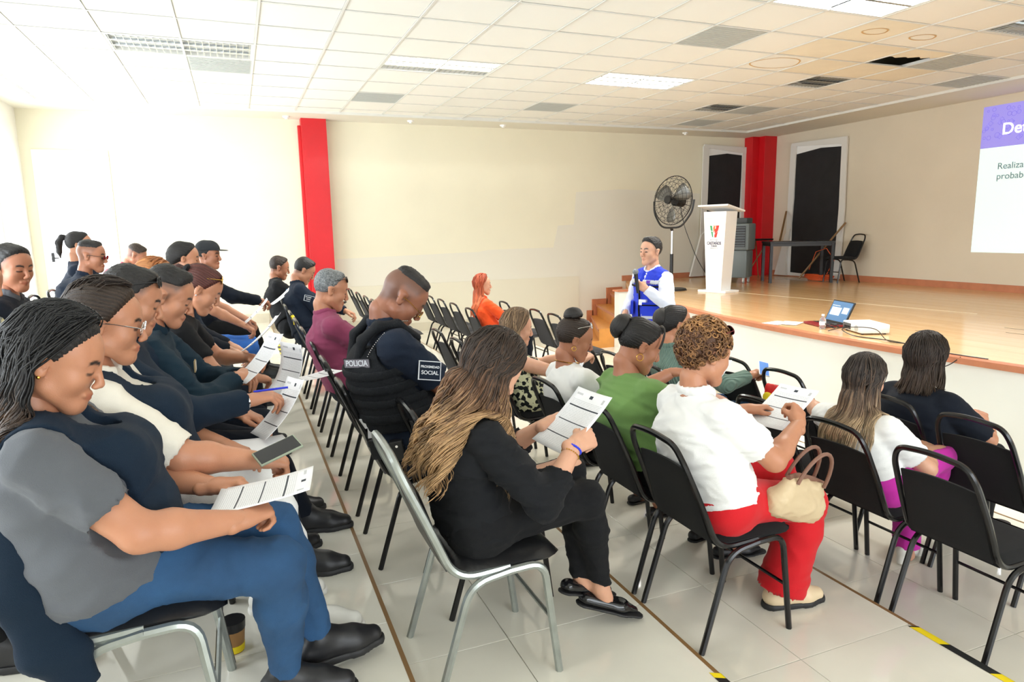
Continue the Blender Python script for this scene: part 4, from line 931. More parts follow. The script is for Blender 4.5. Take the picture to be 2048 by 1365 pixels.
# ------------------------------------------------------------------ shoes (ankle axis at origin on the ground, toe +x)
def shoe_template(kind):
    F = Field(0.006); S_ = Field(0.006)
    if kind == 'flat':
        F.cone((-0.045, 0, 0.028), (0.10, 0, 0.022), 0.028, 0.034, 0.02, (0, 1, 0), 1.1).cone((0.10, 0, 0.022), (0.165, 0, 0.018), 0.034, 0.018, 0.02); F.sub((0.0, 0, 0.075), (0.09, 0, 0.07), 0.036, 0.034)
    elif kind == 'heel':
        F.cone((-0.045, 0, 0.075), (0.03, 0, 0.06), 0.03, 0.03, 0.02).cone((0.03, 0, 0.06), (0.12, 0, 0.025), 0.03, 0.034, 0.02).ball((0.15, 0, 0.022), 0.024, 0.02); F.sub((-0.03, 0, 0.125), (0.08, 0, 0.09), 0.042, 0.036); F.cone((-0.045, 0, 0.06), (-0.05, 0, 0.0), 0.024, 0.022, 0.01)
    else:
        F.cone((-0.045, 0, 0.045), (0.11, 0, 0.036), 0.036, 0.040, 0.03, (0, 1, 0), 1.1).cone((0.11, 0, 0.036), (0.17, 0, 0.034), 0.040, 0.030, 0.03)
        F.cone((-0.012, 0, 0.06), (-0.01, 0, 0.105 if kind == 'boot' else 0.085), 0.040, 0.042, 0.03).cone((0.0, 0, 0.09), (0.09, 0, 0.055), 0.034, 0.032, 0.03)
        if kind == 'loafer': F.subs.append((np.array((-0.01, 0, 0.13), f32), np.array((0.05, 0, 0.12), f32), 0.058, 0.05, 0))
    F.cut((0, 0, -1), (0, 0, 0.016 if kind not in ('heel',) else 0.0))
    S_.cone((-0.045, 0, 0.012), (0.11, 0, 0.012), 0.041 if kind != 'flat' else 0.033, 0.048 if kind != 'flat' else 0.04, 0.02).cone((0.11, 0, 0.012), (0.178, 0, 0.012), 0.048 if kind != 'flat' else 0.04, 0.032, 0.02); S_.cut((0, 0, -1), (0, 0, 0.0)); S_.cut((0, 0, 1), (0, 0, 0.024 if kind != 'flat' else 0.010))
    out = [F.mesh()]
    if kind != 'heel': out.append(S_.mesh())
    return out
SHOES = {k: shoe_template(k) for k in ('sneaker', 'flat', 'boot', 'loafer', 'heel')}
shoe_mesh_cache = {}
# ------------------------------------------------------------------ the person builder
def person(label, loc, face=0.0, head=None, hp=25, hy=0, hr=0, s=1.0, g=1.0, belly=0.0, bust=0.0, female=False, skin='mid', vox=0.012, shirt=None, pants=None, shoes=None,
           hands=(None, None), poses=('hold', 'hold'), hdir=(None, None), hnorm=(None, None), knees=(None, None), feet=(None, None), headscale=1.0, chub=1.0, stand=False, pole=((0.1, 0.75, -0.7), (0.1, -0.75, -0.7)),
           scalp=0.0, beard=0.0, eyes=False, name='person', seat=0.475, group='people attending the talk', pelvis_x=0.0, twist=0.0, cross=None, parts=None, open_toe=False, legless=False):
    """coordinates of hands/feet/knees: local (forward, left, up from the floor). head: world point."""
    loc = A_(*loc); Rz = rotz(face); loc_w = lambda p: Rz @ A_(*p)+loc
    rng = np.random.default_rng(abs(hash(label)) % 100000 if False else sum(map(ord, label)))
    hs = s*headscale
    P = loc_w((pelvis_x, 0, (0.93*s if stand else seat+0.085*g)))
    Rh = Rz @ rotz(math.radians(hy)) @ roty(math.radians(hp)) @ rotx(math.radians(hr))
    Hc = A_(*head)
    HB = Hc+Rh @ A_(-0.036, 0, -0.10)*hs                                  # base of skull
    upd = unit(unit(HB-P)+0.5*Rh[:, 2]*0.6+A_(0, 0, 0.25))
    NB = HB-unit(0.55*upd+0.45*unit(HB-P))*0.075*s                        # neck base
    sp = NB-P; up = unit(sp)
    Rt = Rz @ rotz(math.radians(twist)); lat = Rt[:, 1]; lat = unit(lat-up*(lat @ up)*0.3); fwd = unit(np.cross(lat, up)); 
    L = np.linalg.norm(sp)
    bow = 0.035 if not stand else 0.0                                     # rounded back
    W1 = P+sp*0.33-fwd*bow*0.8; W2 = P+sp*0.66-fwd*bow*1.1
    sw = 0.165*s*(0.93 if female else 1.04)*(0.85+0.15*g)
    SH = [NB-up*0.068*s+lat*sw*q+fwd*0.008 for q in (1, -1)]
    ua, fa = 0.285*s, 0.245*s
    rest = [(0.36, 0.10, 0.70), (0.36, -0.10, 0.70)]
    EL = []; WR = []
    for i, q in enumerate((1, -1)):
        t = loc_w(hands[i] if hands[i] is not None else rest[i])
        pl = Rz @ A_(*pole[i])
        e, w = ik(SH[i], t, ua, fa, pl); EL.append(e); WR.append(w)
    HP = [P+Rz @ A_(0, 0.088*s*q*(0.9+0.1*g), -0.01) for q in (1, -1)]
    th, sh = 0.43*s, 0.41*s
    KN = []; AN = []
    for i, q in enumerate((1, -1)):
        if stand: t = loc_w(feet[i] if feet[i] is not None else (0.02, 0.10*q, 0.085)); k, a = ik(HP[i], t, th, sh, Rz @ A_(1, 0.1*q, 0.1))
        else:
            t = loc_w(feet[i] if feet[i] is not None else (0.43, 0.11*q, 0.085)); pl = Rz @ A_(*(knees[i] if knees[i] is not None else (0.5, 0.12*q, 1.0))); k, a = ik(HP[i], t, th, sh, pl)
        KN.append(k); AN.append(a)
    G = g
    def torso(F, inf=0.0, cl=False):
        k = 0.05
        F.cone(P-A_(0, 0, 0.015), W1, 0.112*G*s+inf, 0.104*G*s+inf, k, lat, 1.42)
        F.cone(W1, W2, 0.102*G*s+inf, 0.106*(0.4+0.6*G)*s+inf, k, lat, 1.38)
        F.cone(W2, NB-up*0.07*s, 0.106*(0.4+0.6*G)*s+inf, 0.075*s+inf, k, lat, 1.42)
        F.cone(SH[0]-lat*0.035+up*0.004, SH[1]+lat*0.035+up*0.004, 0.050*s*(0.6+0.4*G)+inf, None, 0.05)
        if belly: F.cone(P+sp*0.22+fwd*0.09*belly, P+sp*0.45+fwd*0.085*belly, 0.10*G*s+inf, 0.09*G*s+inf, 0.07, lat, 1.3)
        if bust:
            for q in (1, -1): F.ball(P+sp*0.60+fwd*(0.085+0.02*bust)*G+lat*0.062*q*s, 0.058*s*(0.7+0.3*bust)*G+inf, 0.05)
        for i in range(2): F.cone(NB-up*0.01-fwd*0.008, SH[i]-lat*(0.05 if i == 0 else -0.05), 0.045*s+inf*0.7, 0.045*s+inf, 0.04)
    def arm(F, i, inf=0.0, t0=0.0, t1=2.0, extra=0.0):
        aG = 0.5+0.5*G
        r0, r1, r2 = 0.052*s*aG, 0.040*s*aG, 0.027*s*(0.7+0.3*aG)
        F.cone(SH[i], EL[i], r0+inf+extra, r1+inf+extra*0.6, 0.02)
        if t1 > 1.0:
            mid = EL[i]+(WR[i]-EL[i])*0.3; F.cone(EL[i], mid, r1+inf, r1*1.02+inf, 0.02); F.cone(mid, WR[i], r1*1.02+inf, r2+inf, 0.02)
    def leg(F, i, inf=0.0, flare=0.0):
        lG = 0.45+0.55*G
        F.cone(HP[i], KN[i], 0.083*s*lG+inf, 0.058*s*lG+inf, 0.04); m = KN[i]+(AN[i]-KN[i])*0.32
        F.cone(KN[i], m, 0.056*s*lG+inf, 0.055*s*lG+inf+flare*0.3, 0.03); F.cone(m, AN[i]-unit(AN[i]-KN[i])*0.01, 0.055*s*lG+inf+flare*0.3, 0.036*s+inf+flare, 0.03)
    # --- body: one mesh = trunk, limbs, head and hands
    B = Field(vox); torso(B, -0.012); 
    for i in range(2): arm(B, i); leg(B, i, -0.006)
    B.cone(NB-up*0.02, HB+Rh @ A_(-0.0, 0, 0.0), 0.056*s*(0.8+0.2*G), 0.050*hs*(0.85+0.15*chub), 0.035)
    for i in range(2): B.cone(AN[i], AN[i]+Rz @ A_(0.02, 0, -0.05), 0.036*s, 0.034*s, 0.02)
    bv, bf = B.mesh(); Vs = [bv]; Fs = [bf]; At = [np.zeros((len(bv), 3))]; off = len(bv)
    hv, hf, ha, bd = HEADS[female]
    hv = hv.copy(); low = np.clip((0.0-hv[:, 2])/0.09, 0, 1); hv[:, 1] *= 1+(chub-1)*low; hv[:, 0] *= 1+(chub-1)*0.25*low
    a2 = ha.copy(); a2[:, 2] = np.maximum(ha[:, 2]*scalp, bd*beard)
    Vs.append(hv*hs @ Rh.T+Hc); Fs.append(hf+off); At.append(a2); off += len(hv)
    for i, q in enumerate((1, -1)):
        v, f = HANDS[poses[i]]; v = v*s
        xd = Rz @ A_(*hdir[i]) if hdir[i] is not None else WR[i]-EL[i]
        zn = Rz @ A_(*hnorm[i]) if hnorm[i] is not None else Rz @ A_(0.2, 0.15*q, 1.0)
        Fm = frame(xd, zn); v = v.copy(); f = f.copy()
        # right hand template has its thumb on +y; the left hand mirrors it
        if q == 1: v[:, 1] *= -1; f = f[:, ::-1]
        Vs.append(v @ Fm.T+WR[i]); Fs.append(f+off); At.append(np.zeros((len(v), 3))); off += len(v)
    V = np.concatenate(Vs); Fc = np.concatenate(Fs)
    o0 = loc.copy()
    body = to_obj(name, V-o0, Fc, SK[skin] if isinstance(skin, str) else skin, None, {'feat': np.concatenate(At)}); body.location = tuple(o0)
    tag(body, label, 'person', group)
    ctx = dict(P=P, NB=NB, W1=W1, W2=W2, SH=SH, EL=EL, WR=WR, HP=HP, KN=KN, AN=AN, up=up, lat=lat, fwd=fwd, Rz=Rz, Rh=Rh, Hc=Hc, HB=HB, hs=hs, s=s, body=body, o0=o0, torso=torso, arm=arm, leg=leg, field=B, sp=sp, G=G, vox=vox, rng=rng, loc_w=loc_w, sw=sw)
    def part(nm, V, F, m, attr=None, parent=None):
        o = to_obj(nm, V-o0, F, m, None, attr); o.parent = parent or body; return o
    ctx['part'] = part
    if eyes:
        o = bpy.data.objects.new('eyes', EYES); COL.objects.link(o)
        if not EYES.materials: EYES.materials.append(M['eye'])
        o.parent = body; o.matrix_local = Matrix.Translation(Hc-o0) @ Matrix(Rh.tolist()).to_4x4() @ Matrix.Scale(hs, 4)
    seed = sum(map(ord, label)) % 9999
    # --- pants
    if pants and not legless:
        F = Field(vox); inf = pants.get('inf', 0.006)
        for i in range(2): leg(F, i, inf, pants.get('flare', 0.006))
        F.cone(HP[0], HP[1], 0.108*s*(0.5+0.5*G)+inf, None, 0.04); F.cone(P-A_(0, 0, 0.015), W1-sp*0.10, 0.112*G*s+inf*0.5, 0.104*G*s+inf*0.5, 0.05, lat, 1.42)
        top = pants.get('top', 0.25); F.cut(up, P+sp*top)
        for i in range(2):
            u = unit(AN[i]-KN[i]); hem = pants.get('hem', 0.02); F.sub(AN[i]+u*(0.05-hem+0.11), AN[i]+u*0.3, 0.15)
        v, f = F.mesh(); v = wrinkle(v, f, pants.get('wr', 0.008), 15, seed, (1, 1, 1)); part('pants' if not pants.get('skirt') else 'skirt', v, f, pants['m'])
    # --- shirt
    if shirt:
        F = Field(vox); inf = shirt.get('inf', 0.008); torso(F, inf); sl = shirt.get('sleeve', 0.55); ex = shirt.get('extra', 0.008)
        if shirt.get('hips', True): F.cone(P-A_(0, 0, 0.01), P+sp*0.1, 0.114*G*s+inf+0.013, None, 0.04, lat, 1.44)
        if sl > 0:
            for i in range(2):
                if sl <= 1.0:
                    e = SH[i]+(EL[i]-SH[i])*sl; F.cone(SH[i], e, 0.052*s*(0.5+0.5*G)+inf+ex, (0.052-0.012*sl)*s*(0.5+0.5*G)+inf+ex, 0.010); u = unit(EL[i]-SH[i]); F.sub(e+u*0.064, e+u*0.13, 0.075)
                    if F.subs: F.subs[-1] = (np.array(e+u*0.085, f32), np.array(e+u*0.14, f32), 0.085, 0.085, 0)
                else:
                    aG = 0.5+0.5*G; e = EL[i]+(WR[i]-EL[i])*(sl-1); F.cone(SH[i], EL[i], 0.052*s*aG+inf+ex, 0.042*s*aG+inf+ex, 0.010); F.cone(EL[i], e, 0.042*s*aG+inf+ex, (0.042-0.012*(sl-1))*s*aG+inf+ex, 0.025); u = unit(WR[i]-EL[i]); F.sub(e+u*0.075, e+u*0.12, 0.075)
        hemv = shirt.get('hem', 0.0); F.cut(-up, P+sp*hemv)
        nk = shirt.get('neck', 0.062); F.sub(NB+up*(nk*0.9)+fwd*shirt.get('nfwd', 0.03), NB+up*0.16+fwd*0.05, nk*s, nk*s*1.2)
        v, f = F.mesh(); v = wrinkle(v, f, shirt.get('wr', 0.009), shirt.get('ws', 13), seed+5); ob = part('shirt' if not shirt.get('name') else shirt['name'], v, f, shirt['m']); ctx['shirt'] = ob
        if shirt.get('collar'):
            C = Field(min(vox, 0.009)); n = 14; pts = []
            for k in range(n+1):
                a = -2.5+5.0*k/n; pts.append(NB+up*(0.032 if abs(a) < 1.9 else 0.02)-fwd*0.060*s*math.cos(a)*1.0*G**0.3+lat*0.066*s*math.sin(a)*G**0.3+fwd*0.014-up*0.02*max(0, abs(a)-1.6))
            for a, b in zip(pts, pts[1:]): C.cone(a, b, 0.011, 0.011, 0.006, up, 1.9)
            v, f = C.mesh(); part('collar', v, f, shirt.get('cm', shirt['m']))
    if shirt and shirt.get('vest'):
        vs = shirt['vest']; F = Field(vox); torso(F, vs.get('inf', 0.022)); F.cone(P-A_(0, 0, 0.01), P+sp*0.1, 0.114*G*s+vs.get('inf', 0.022), None, 0.04, lat, 1.44)
        F.cut(-up, P+sp*vs.get('hem', 0.0)); vv_ = vs.get('v', 0.06); ah = vs.get('arm', 0.078)
        if vs.get('open'):
            for q in (1, -1): F.cut(lat*q, P+lat*q*vs['open'])
        for i, q in enumerate((1, -1)):
            F.sub(SH[i]+lat*q*0.03-up*0.01, SH[i]+lat*q*0.2-up*0.02, ah*s*(0.6+0.4*G), 0.11); F.sub(SH[i]+lat*q*0.02+(EL[i]-SH[i])*0.25, EL[i], 0.075*s*(0.6+0.4*G))
        F.sub(NB+up*0.05+fwd*0.035, NB+up*0.18+fwd*0.05, 0.07*s, 0.08*s); F.sub(NB+fwd*0.10-up*0.0, NB+fwd*0.16-up*0.20, vv_*s, 0.012*s)
        v, f = F.mesh(); v = wrinkle(v, f, 0.009, 11, seed+9); ctx['vest'] = part(vs.get('name', 'vest'), v, f, vs['m'])
    # --- shoes
    if shoes and not legless:
        kind, mu, ms = shoes
        for i, q in enumerate((1, -1)):
            sd = AN[i]-KN[i]; fl_ = Rz @ A_(1, 0.18*q, 0)
            if AN[i][2]-loc[2] > 0.12: Fm = frame(unit(fl_+A_(0, 0, -0.35)), A_(0, 0, 1.0))
            else: Fm = frame(fl_, A_(0, 0, 1.0))
            org = AN[i]-Fm[:, 2]*0.083*s
            sh_o = None
            for j, (v, f) in enumerate(SHOES[kind]):
                key = (kind, j, id(mu if j == 0 else ms))
                if key not in shoe_mesh_cache:
                    t_ = to_obj('shoe' if j == 0 else 'sole', v, f, mu if j == 0 else ms); shoe_mesh_cache[key] = t_.data; bpy.data.objects.remove(t_)
                o = bpy.data.objects.new('shoe' if j == 0 else 'sole', shoe_mesh_cache[key]); COL.objects.link(o)
                if j == 0: o.parent = body; o.matrix_local = Matrix.Translation(org-o0) @ Matrix(Fm.tolist()).to_4x4() @ Matrix.Scale(s*1.02, 4); sh_o = o
                else: o.parent = sh_o
    return ctx
# ------------------------------------------------------------------ hair
HL1 = unit((1.0, 0, -0.55)); HL2 = unit((0.59, 0, -1.0))
def hairline(F, fwd=0.0, low=0.0):
    """two planes that bound the hair: forehead-temple line and sideburn-nape line"""
    F.cut(HL1, (0.0255+fwd, 0, 0)); F.cut(HL2, (0.02, 0, -0.016-low))
    for s in (1, -1): F.sub((-0.004, 0.10*s, -0.006), (-0.004, 0.072*s, -0.004), 0.021)
def taper_edge(v, fwd=0.0, low=0.0, t=0.012, width=0.026, side_cut=None):
    h = np.minimum((0.0255+fwd)*HL1[0]-v @ HL1, HL2 @ A_(0.02, 0, -0.016-low)-v @ HL2)
    if side_cut is not None: h = np.minimum(h, v[:, 2]-side_cut)
    k = np.clip(1-h/width, 0, 1)**1.5; c0 = A_(-0.01, 0, 0.03); r = np.linalg.norm(v-c0, axis=1)
    return c0+(v-c0)*(1-k*(t+0.009)/np.maximum(r, 0.04))[:, None]
def hair_short(c, m, top=0.016, side=0.0015, fwd=0.0, flat=0.0, name='hair', side_cut=None, low=0.0):
    F = Field(0.0055); F.cone((-0.029, 0, 0.032), (0.010, 0, 0.036), 0.081+side, 0.078+side, 0.02, (0, 1, 0), 0.985)
    F.cone((-0.035, 0, 0.055+top*0.6), (0.030, 0, 0.058+top*0.7), 0.062, 0.056, 0.03, (0, 1, 0), 1.05)
    if flat: F.cone((0.02, 0, 0.085), (0.062, 0.0, 0.098), 0.03, 0.018, 0.03, (0, 1, 0), 1.6)
    hairline(F, fwd, low)
    if side_cut is not None: F.cut((0, 0, -1), (0, 0, side_cut))
    v, f = F.mesh(); v = taper_edge(v, fwd, low, side+0.003+top*0.25, 0.03, side_cut); v = wrinkle(v, f, 0.004, 90, 3, (1, 1, 1)); tone = np.stack([c['rng'].random(len(v))*0.6, c['rng'].random(len(v)), np.zeros(len(v))], 1)
    return c['part'](name, v*c['hs'] @ c['Rh'].T+c['Hc'], f, m, {'tone': tone})
def ponytail(c, m, pts, rs, name='ponytail', seed=3):
    F = Field(0.006); F.chain([A_(*p) for p in pts], rs, 0.012); v, f = F.mesh(); v = wrinkle(v, f, 0.005, 70, seed, (1, 1, 0.3)); rg = np.random.default_rng(seed)
    tone = np.stack([np.clip((pts[0][2]-v[:, 2])/0.2, 0, 1), rg.random(len(v)), np.zeros(len(v))], 1); return c['part'](name, v*c['hs'] @ c['Rh'].T+c['Hc'], f, m, {'tone': tone})
def push_out(c, P, marg):
    """keeps strand points outside head and body (all strands at once)"""
    B = c['field']; hs = c['hs']; e0 = A_(-0.01, 0, 0.03); rad = A_(0.100, 0.082, 0.092)
    for _ in range(2):
        q = (P-c['Hc']) @ c['Rh']/hs; e = q-e0; rr = np.linalg.norm(e/rad, axis=1); lim = 1.0+marg*8
        m = (rr < lim) & (q[:, 2] > -0.05)
        P = np.where(m[:, None], c['Hc']+((e/np.maximum(rr, 1e-6)[:, None]*lim[:, None]+e0)*hs) @ c['Rh'].T, P)
        d = B.eval(P.astype(f32))-marg-0.014; m = d < 0
        if m.any():
            Q = P[m]; gr = np.stack([B.eval((Q+dp).astype(f32))-B.eval((Q-dp).astype(f32)) for dp in np.eye(3)*0.01], 1)
            P = P.copy(); P[m] = Q+gr/np.maximum(np.linalg.norm(gr, axis=1), 1e-9)[:, None]*(-d[m])[:, None]
    return P
def strands(c, m, n, length, wave=0.0, wl=0.14, width=0.008, az=(75, 285), lift=0.012, seed=1, name='hair', seg=16, taper=0.5, part_y=0.0, vary=0.25, bias=(0, 0, 0), tone=(0.0, 1.0), hang=0.35, rootx=(-0.05, 0.055), clump=0):
    """locks of hair that follow the skull from the parting and hang down"""
    rg = np.random.default_rng(seed); hs = c['hs']; Hc = c['Hc']; Rh = c['Rh']; ns = 4; pre = 6
    a = np.radians(rg.uniform(az[0], az[1], n)); rx = rg.uniform(rootx[0], rootx[1], n)
    if clump:
        ck = rg.integers(0, clump, n); ca = np.sort(np.radians(rg.uniform(az[0], az[1], clump))); a = ca[ck]+rg.normal(0, 0.035, n); cp_ = rg.uniform(0, 6.28, clump); cl_ = rg.uniform(1-vary, 1+vary*0.6, clump); cb_ = rg.uniform(0.1, 1.0, clump)
    nrm = lambda v: v/np.maximum(np.linalg.norm(v, axis=-1, keepdims=True), 1e-9)
    e0 = A_(-0.01, 0, 0.03); rad = A_(0.100, 0.082, 0.094); lf = (lift*rg.uniform(0.4, 1.2, n)/0.09)[:, None]
    ry = part_y+rg.normal(0, 0.004, n)+np.sin(a)*0.006
    d0 = nrm(np.stack([(rx+0.01)/0.10, ry/0.082, 1.0-0.3*np.abs(rx)], 1))
    el = np.stack([-0.01+0.104*np.cos(a), 0.090*np.sin(a), -0.012+0.03*np.cos(a)*np.where(np.abs(np.cos(a)) > 0, 1, 1)], 1); d1 = nrm((el-e0)/rad)
    T = []
    for i in range(pre):
        t = i/(pre-1); T.append(Hc+((e0+nrm(d0*(1-t)+d1*t)*rad*(1+lf))*hs) @ Rh.T)
    L = length*rg.uniform(1-vary, 1+vary*0.6, n); vdir = unit(Rh @ A_(0, 0, -1)*hang+A_(0, 0, -1)); P = T[-1].copy(); cu = nrm(T[-1]-T[-2])
    side = np.stack([np.cos(a), np.sin(a), 0*a], 1) @ Rh.T; tang = np.cross(side, A_(0, 0, 1)); ph = rg.uniform(0, 6.28, n); bi = A_(*bias)
    if clump: ph = cp_[ck]+rg.normal(0, 0.25, n); L = length*cl_[ck]*rg.uniform(0.93, 1.05, n)
    mg = 0.004+lift*0.4*rg.uniform(0.5, 1.3, n)
    for i in range(seg):
        t = (i+1)/seg; cu = nrm(cu*0.55+(vdir+bi*t)*0.45+side*(0.05*(1-t))); P = push_out(c, P+cu*(L/seg)[:, None], mg)
        w = wave*min(1, t*1.8); an = ph+6.28*L*t/wl
        T.append(P+(tang*np.sin(an)[:, None]+side*(np.cos(an)*0.8+0.5)[:, None])*w)
    T = np.stack(T, 1); N = T.shape[1]
    wd = width*rg.uniform(0.7, 1.4, n); ii = np.arange(N); pr = (0.55+0.45*np.minimum(1, ii/4))*(1-(1-taper)*np.maximum(0, (ii-N*0.6)/(N*0.4))); pr[-1] = 0.1
    rs = wd[:, None]*pr[None, :]; tg = nrm(np.gradient(T, axis=1)); out = nrm(T-(Hc+Rh @ A_(-0.01, 0, 0.0)*hs)-0.0); u1 = nrm(out-tg*(out*tg).sum(-1, keepdims=True)); u2 = np.cross(tg, u1)
    V = np.stack([T+(u1*math.cos(2*math.pi*k/ns)*0.6+u2*math.sin(2*math.pi*k/ns))*rs[..., None] for k in range(ns)], 2)
    idx = np.arange(n*N*ns).reshape(n, N, ns); a0 = idx[:, :-1, :]; a1 = idx[:, 1:, :]; Fq = np.stack([a0, np.roll(a0, -1, 2), np.roll(a1, -1, 2), a1], -1).reshape(-1, 4)
    tn = np.clip(np.linspace(tone[0], tone[1], N)[None, :]+rg.normal(0, 0.10, n)[:, None], 0, 1); br = np.repeat((rg.uniform(0.15, 0.95, n) if not clump else np.clip(cb_[ck]+rg.normal(0, 0.15, n), 0, 1))[:, None], N, 1)
    at = np.repeat(np.stack([tn, br, 0*tn], -1)[:, :, None, :], ns, 2).reshape(-1, 3)
    return c['part'](name, V.reshape(-1, 3), Fq, m, {'tone': at})
def hair_cap(c, m, t=0.012, name='hair', back=0.0, fwd=0.0, low=0.0, **kw):
    """slicked-back hair close to the skull, as under a bun or ponytail"""
    F = Field(0.0042); F.cone((-0.030, 0, 0.032), (0.012, 0, 0.037), 0.080+t, 0.077+t*0.8, 0.02, (0, 1, 0), 0.985)
    if back: F.cone((-0.05, 0, 0.0), (-0.055, 0, -0.05), 0.055+back, 0.045+back, 0.03)
    hairline(F, fwd, low)
    v, f = F.mesh(); v = smooth_mesh(v, f, 1, 0.5); v = taper_edge(v, fwd, low, t, 0.04)
    nn = vnormals(v, f); an = np.arctan2(v[:, 1], v[:, 2]-0.0); ed = np.clip(((0.0255+fwd)*HL1[0]-v @ HL1)/0.035, 0, 1); v = v+nn*(ed*(0.0014*np.sin(an*46+v[:, 0]*30)+0.0012*np.sin(an*83)))[:, None]
    tone = np.stack([0.2+0.3*np.sin(an*31)**2, 0.5+0.4*np.sin(an*57+v[:, 0]*40), np.zeros(len(v))], 1)
    return c['part'](name, v*c['hs'] @ c['Rh'].T+c['Hc'], f, m, {'tone': np.clip(tone, 0, 1)})
def bun(c, m, pos, r, turns=3.2, seed=2, name='hair_bun', parent=None):
    """a coiled knot of hair"""
    rg = np.random.default_rng(seed); n = unit(A_(*pos)-A_(-0.01, 0, 0.02)); t1 = unit(np.cross(n, A_(0, 1, 0.1))); t2 = np.cross(n, t1); Vs = []; Fs = []; Ts = []; off = 0
    F = Field(0.006); F.ball(pos, r*0.78, 0.01); v, f = F.mesh(); Vs.append(v); Fs.append(f); Ts.append(np.full((len(v), 3), 0.4)); off = len(v)
    for k in range(5):
        pts = []; rs = []; N = 34; ph = k*1.257
        for i in range(N):
            t = i/(N-1); a = ph+turns*1.4*t*6.28/2; q = r*(0.95*math.cos(t*1.35)); h = r*(0.10+0.85*math.sin(t*1.45))
            pts.append(Vector(A_(*pos)-n*r*0.35+(t1*math.cos(a)+t2*math.sin(a))*q+n*h)); rs.append(r*0.26*(1-0.4*t))
        v, f = tube_vf(pts, rs, 6); f = [q for q in f if len(q) == 4]; v = np.array(v); Vs.append(v); Fs.append(np.array(f)+off); off += len(v); Ts.append(np.stack([rg.random(len(v))*0.5+0.2, np.full(len(v), rg.uniform(0.2, 0.9)), np.zeros(len(v))], 1))
    V = np.concatenate(Vs); return c['part'](name, V*c['hs'] @ c['Rh'].T+c['Hc'], np.concatenate(Fs), m, {'tone': np.concatenate(Ts)}, parent)
def curls(c, m, n=420, seed=4, name='hair'):
    rg = np.random.default_rng(seed); Vs = []; Fs = []; Ts = []; off = 0
    F = Field(0.007); F.cone((-0.034, 0, 0.04), (0.012, 0, 0.046), 0.092, 0.084, 0.02); F.cone((-0.05, 0, 0.0), (-0.05, 0, -0.045), 0.06, 0.045, 0.03)
    nrm = unit(A_(-0.11, 0, 0.17)); F.cut(-nrm, (0.075, 0, 0.05))
    v, f = F.mesh(); v = wrinkle(v, f, 0.012, 60, 8, (1, 1, 1)); Vs.append(v); Fs.append(f); Ts.append(np.stack([np.full(len(v), 0.12), np.full(len(v), 0.35), np.zeros(len(v))], 1)); off = len(v)
    k = 0
    while k < n:
        d = unit(rg.normal(0, 1, 3)); p = A_(-0.018, 0, 0.035)+d*A_(0.112, 0.094, 0.112)
        if nrm @ p < nrm @ A_(0.075, 0, 0.045)-0.0 and not (p[0] < -0.05 and p[2] > -0.075): continue
        k += 1; t1 = unit(np.cross(d, rg.normal(0, 1, 3))); t2 = np.cross(d, t1); r = rg.uniform(0.007, 0.013); pts = []
        for i in range(9):
            a = i*0.95; pts.append(Vector(p+(t1*math.cos(a)+t2*math.sin(a))*r+d*(i*0.0018-0.006)))
        vv, ff = tube_vf(pts, [0.0035]*8+[0.0012], 4, False, False); vv = np.array(vv); Vs.append(vv); Fs.append(np.array(ff)+off); off += len(vv)
        br = rg.uniform(0.2, 1.0)*(0.55+0.45*max(0, d[2])); Ts.append(np.stack([np.full(len(vv), br), np.full(len(vv), rg.uniform(0.2, 1)), np.zeros(len(vv))], 1))
    return c['part'](name, np.concatenate(Vs)*c['hs'] @ c['Rh'].T+c['Hc'], np.concatenate(Fs), m, {'tone': np.concatenate(Ts)})
# ------------------------------------------------------------------ accessories fixed to a head (local head coordinates)
def on_head(c, mb, name, m, smooth=True, parent=None):
    bmesh.ops.transform(mb.bm, matrix=Matrix.Translation(c['Hc']-c['o0']) @ Matrix(c['Rh'].tolist()).to_4x4() @ Matrix.Scale(c['hs'], 4), verts=mb.bm.verts)
    return mb.build(name, m, parent or c['body'], smooth)
def glasses(c, m, lens, pos=(0.0, 0.0), pitch=0, round_=1.0, name='eyeglasses'):
    """pos: forward and up shift; pitch in degrees when pushed up on the head"""
    T = Matrix.Translation((pos[0], 0, pos[1])) @ Matrix.Rotation(math.radians(pitch), 4, 'Y')
    fr = MB(); ln = MB()
    for s in (1, -1):
        ring = [T @ Vector((0.103, 0.034*s+0.027*math.cos(a), 0.0+0.019*math.sin(a)*round_)) for a in np.linspace(0, 6.283, 19)[:-1]]; fr.tube(ring, 0.0016, 5, closed=True)
        fr.tube([T @ Vector(p) for p in ((0.103, 0.061*s, 0.004), (0.095, 0.072*s, 0.006), (0.03, 0.079*s, 0.008), (-0.012, 0.081*s, 0.004), (-0.024, 0.081*s, -0.012))], 0.0017, 5)
        vs = [ln.bm.verts.new(T @ Vector((0.1032, 0.034*s+0.026*math.cos(a), 0.018*math.sin(a)*round_))) for a in np.linspace(0, 6.283, 19)[:-1]]; ln.bm.faces.new(vs)
    fr.tube([T @ Vector(p) for p in ((0.104, 0.008, 0.004), (0.108, 0, 0.006), (0.104, -0.008, 0.004))], 0.0016, 5)
    o = on_head(c, fr, name, m); l = on_head(c, ln, 'lens', lens, False, o); l.parent = o; return o
def earring(c, s, m, hoop=True, r=0.012):
    mb = MB()
    if hoop: mb.tube([(-0.004+r*math.cos(a), 0.079*s, -0.036-r+r*math.sin(a)) for a in np.linspace(0, 6.283, 15)[:-1]], 0.0022, 5, closed=True)
    else: mb.sph((-0.004, 0.082*s, -0.034), 0.005, 8)
    return on_head(c, mb, 'earring', m)
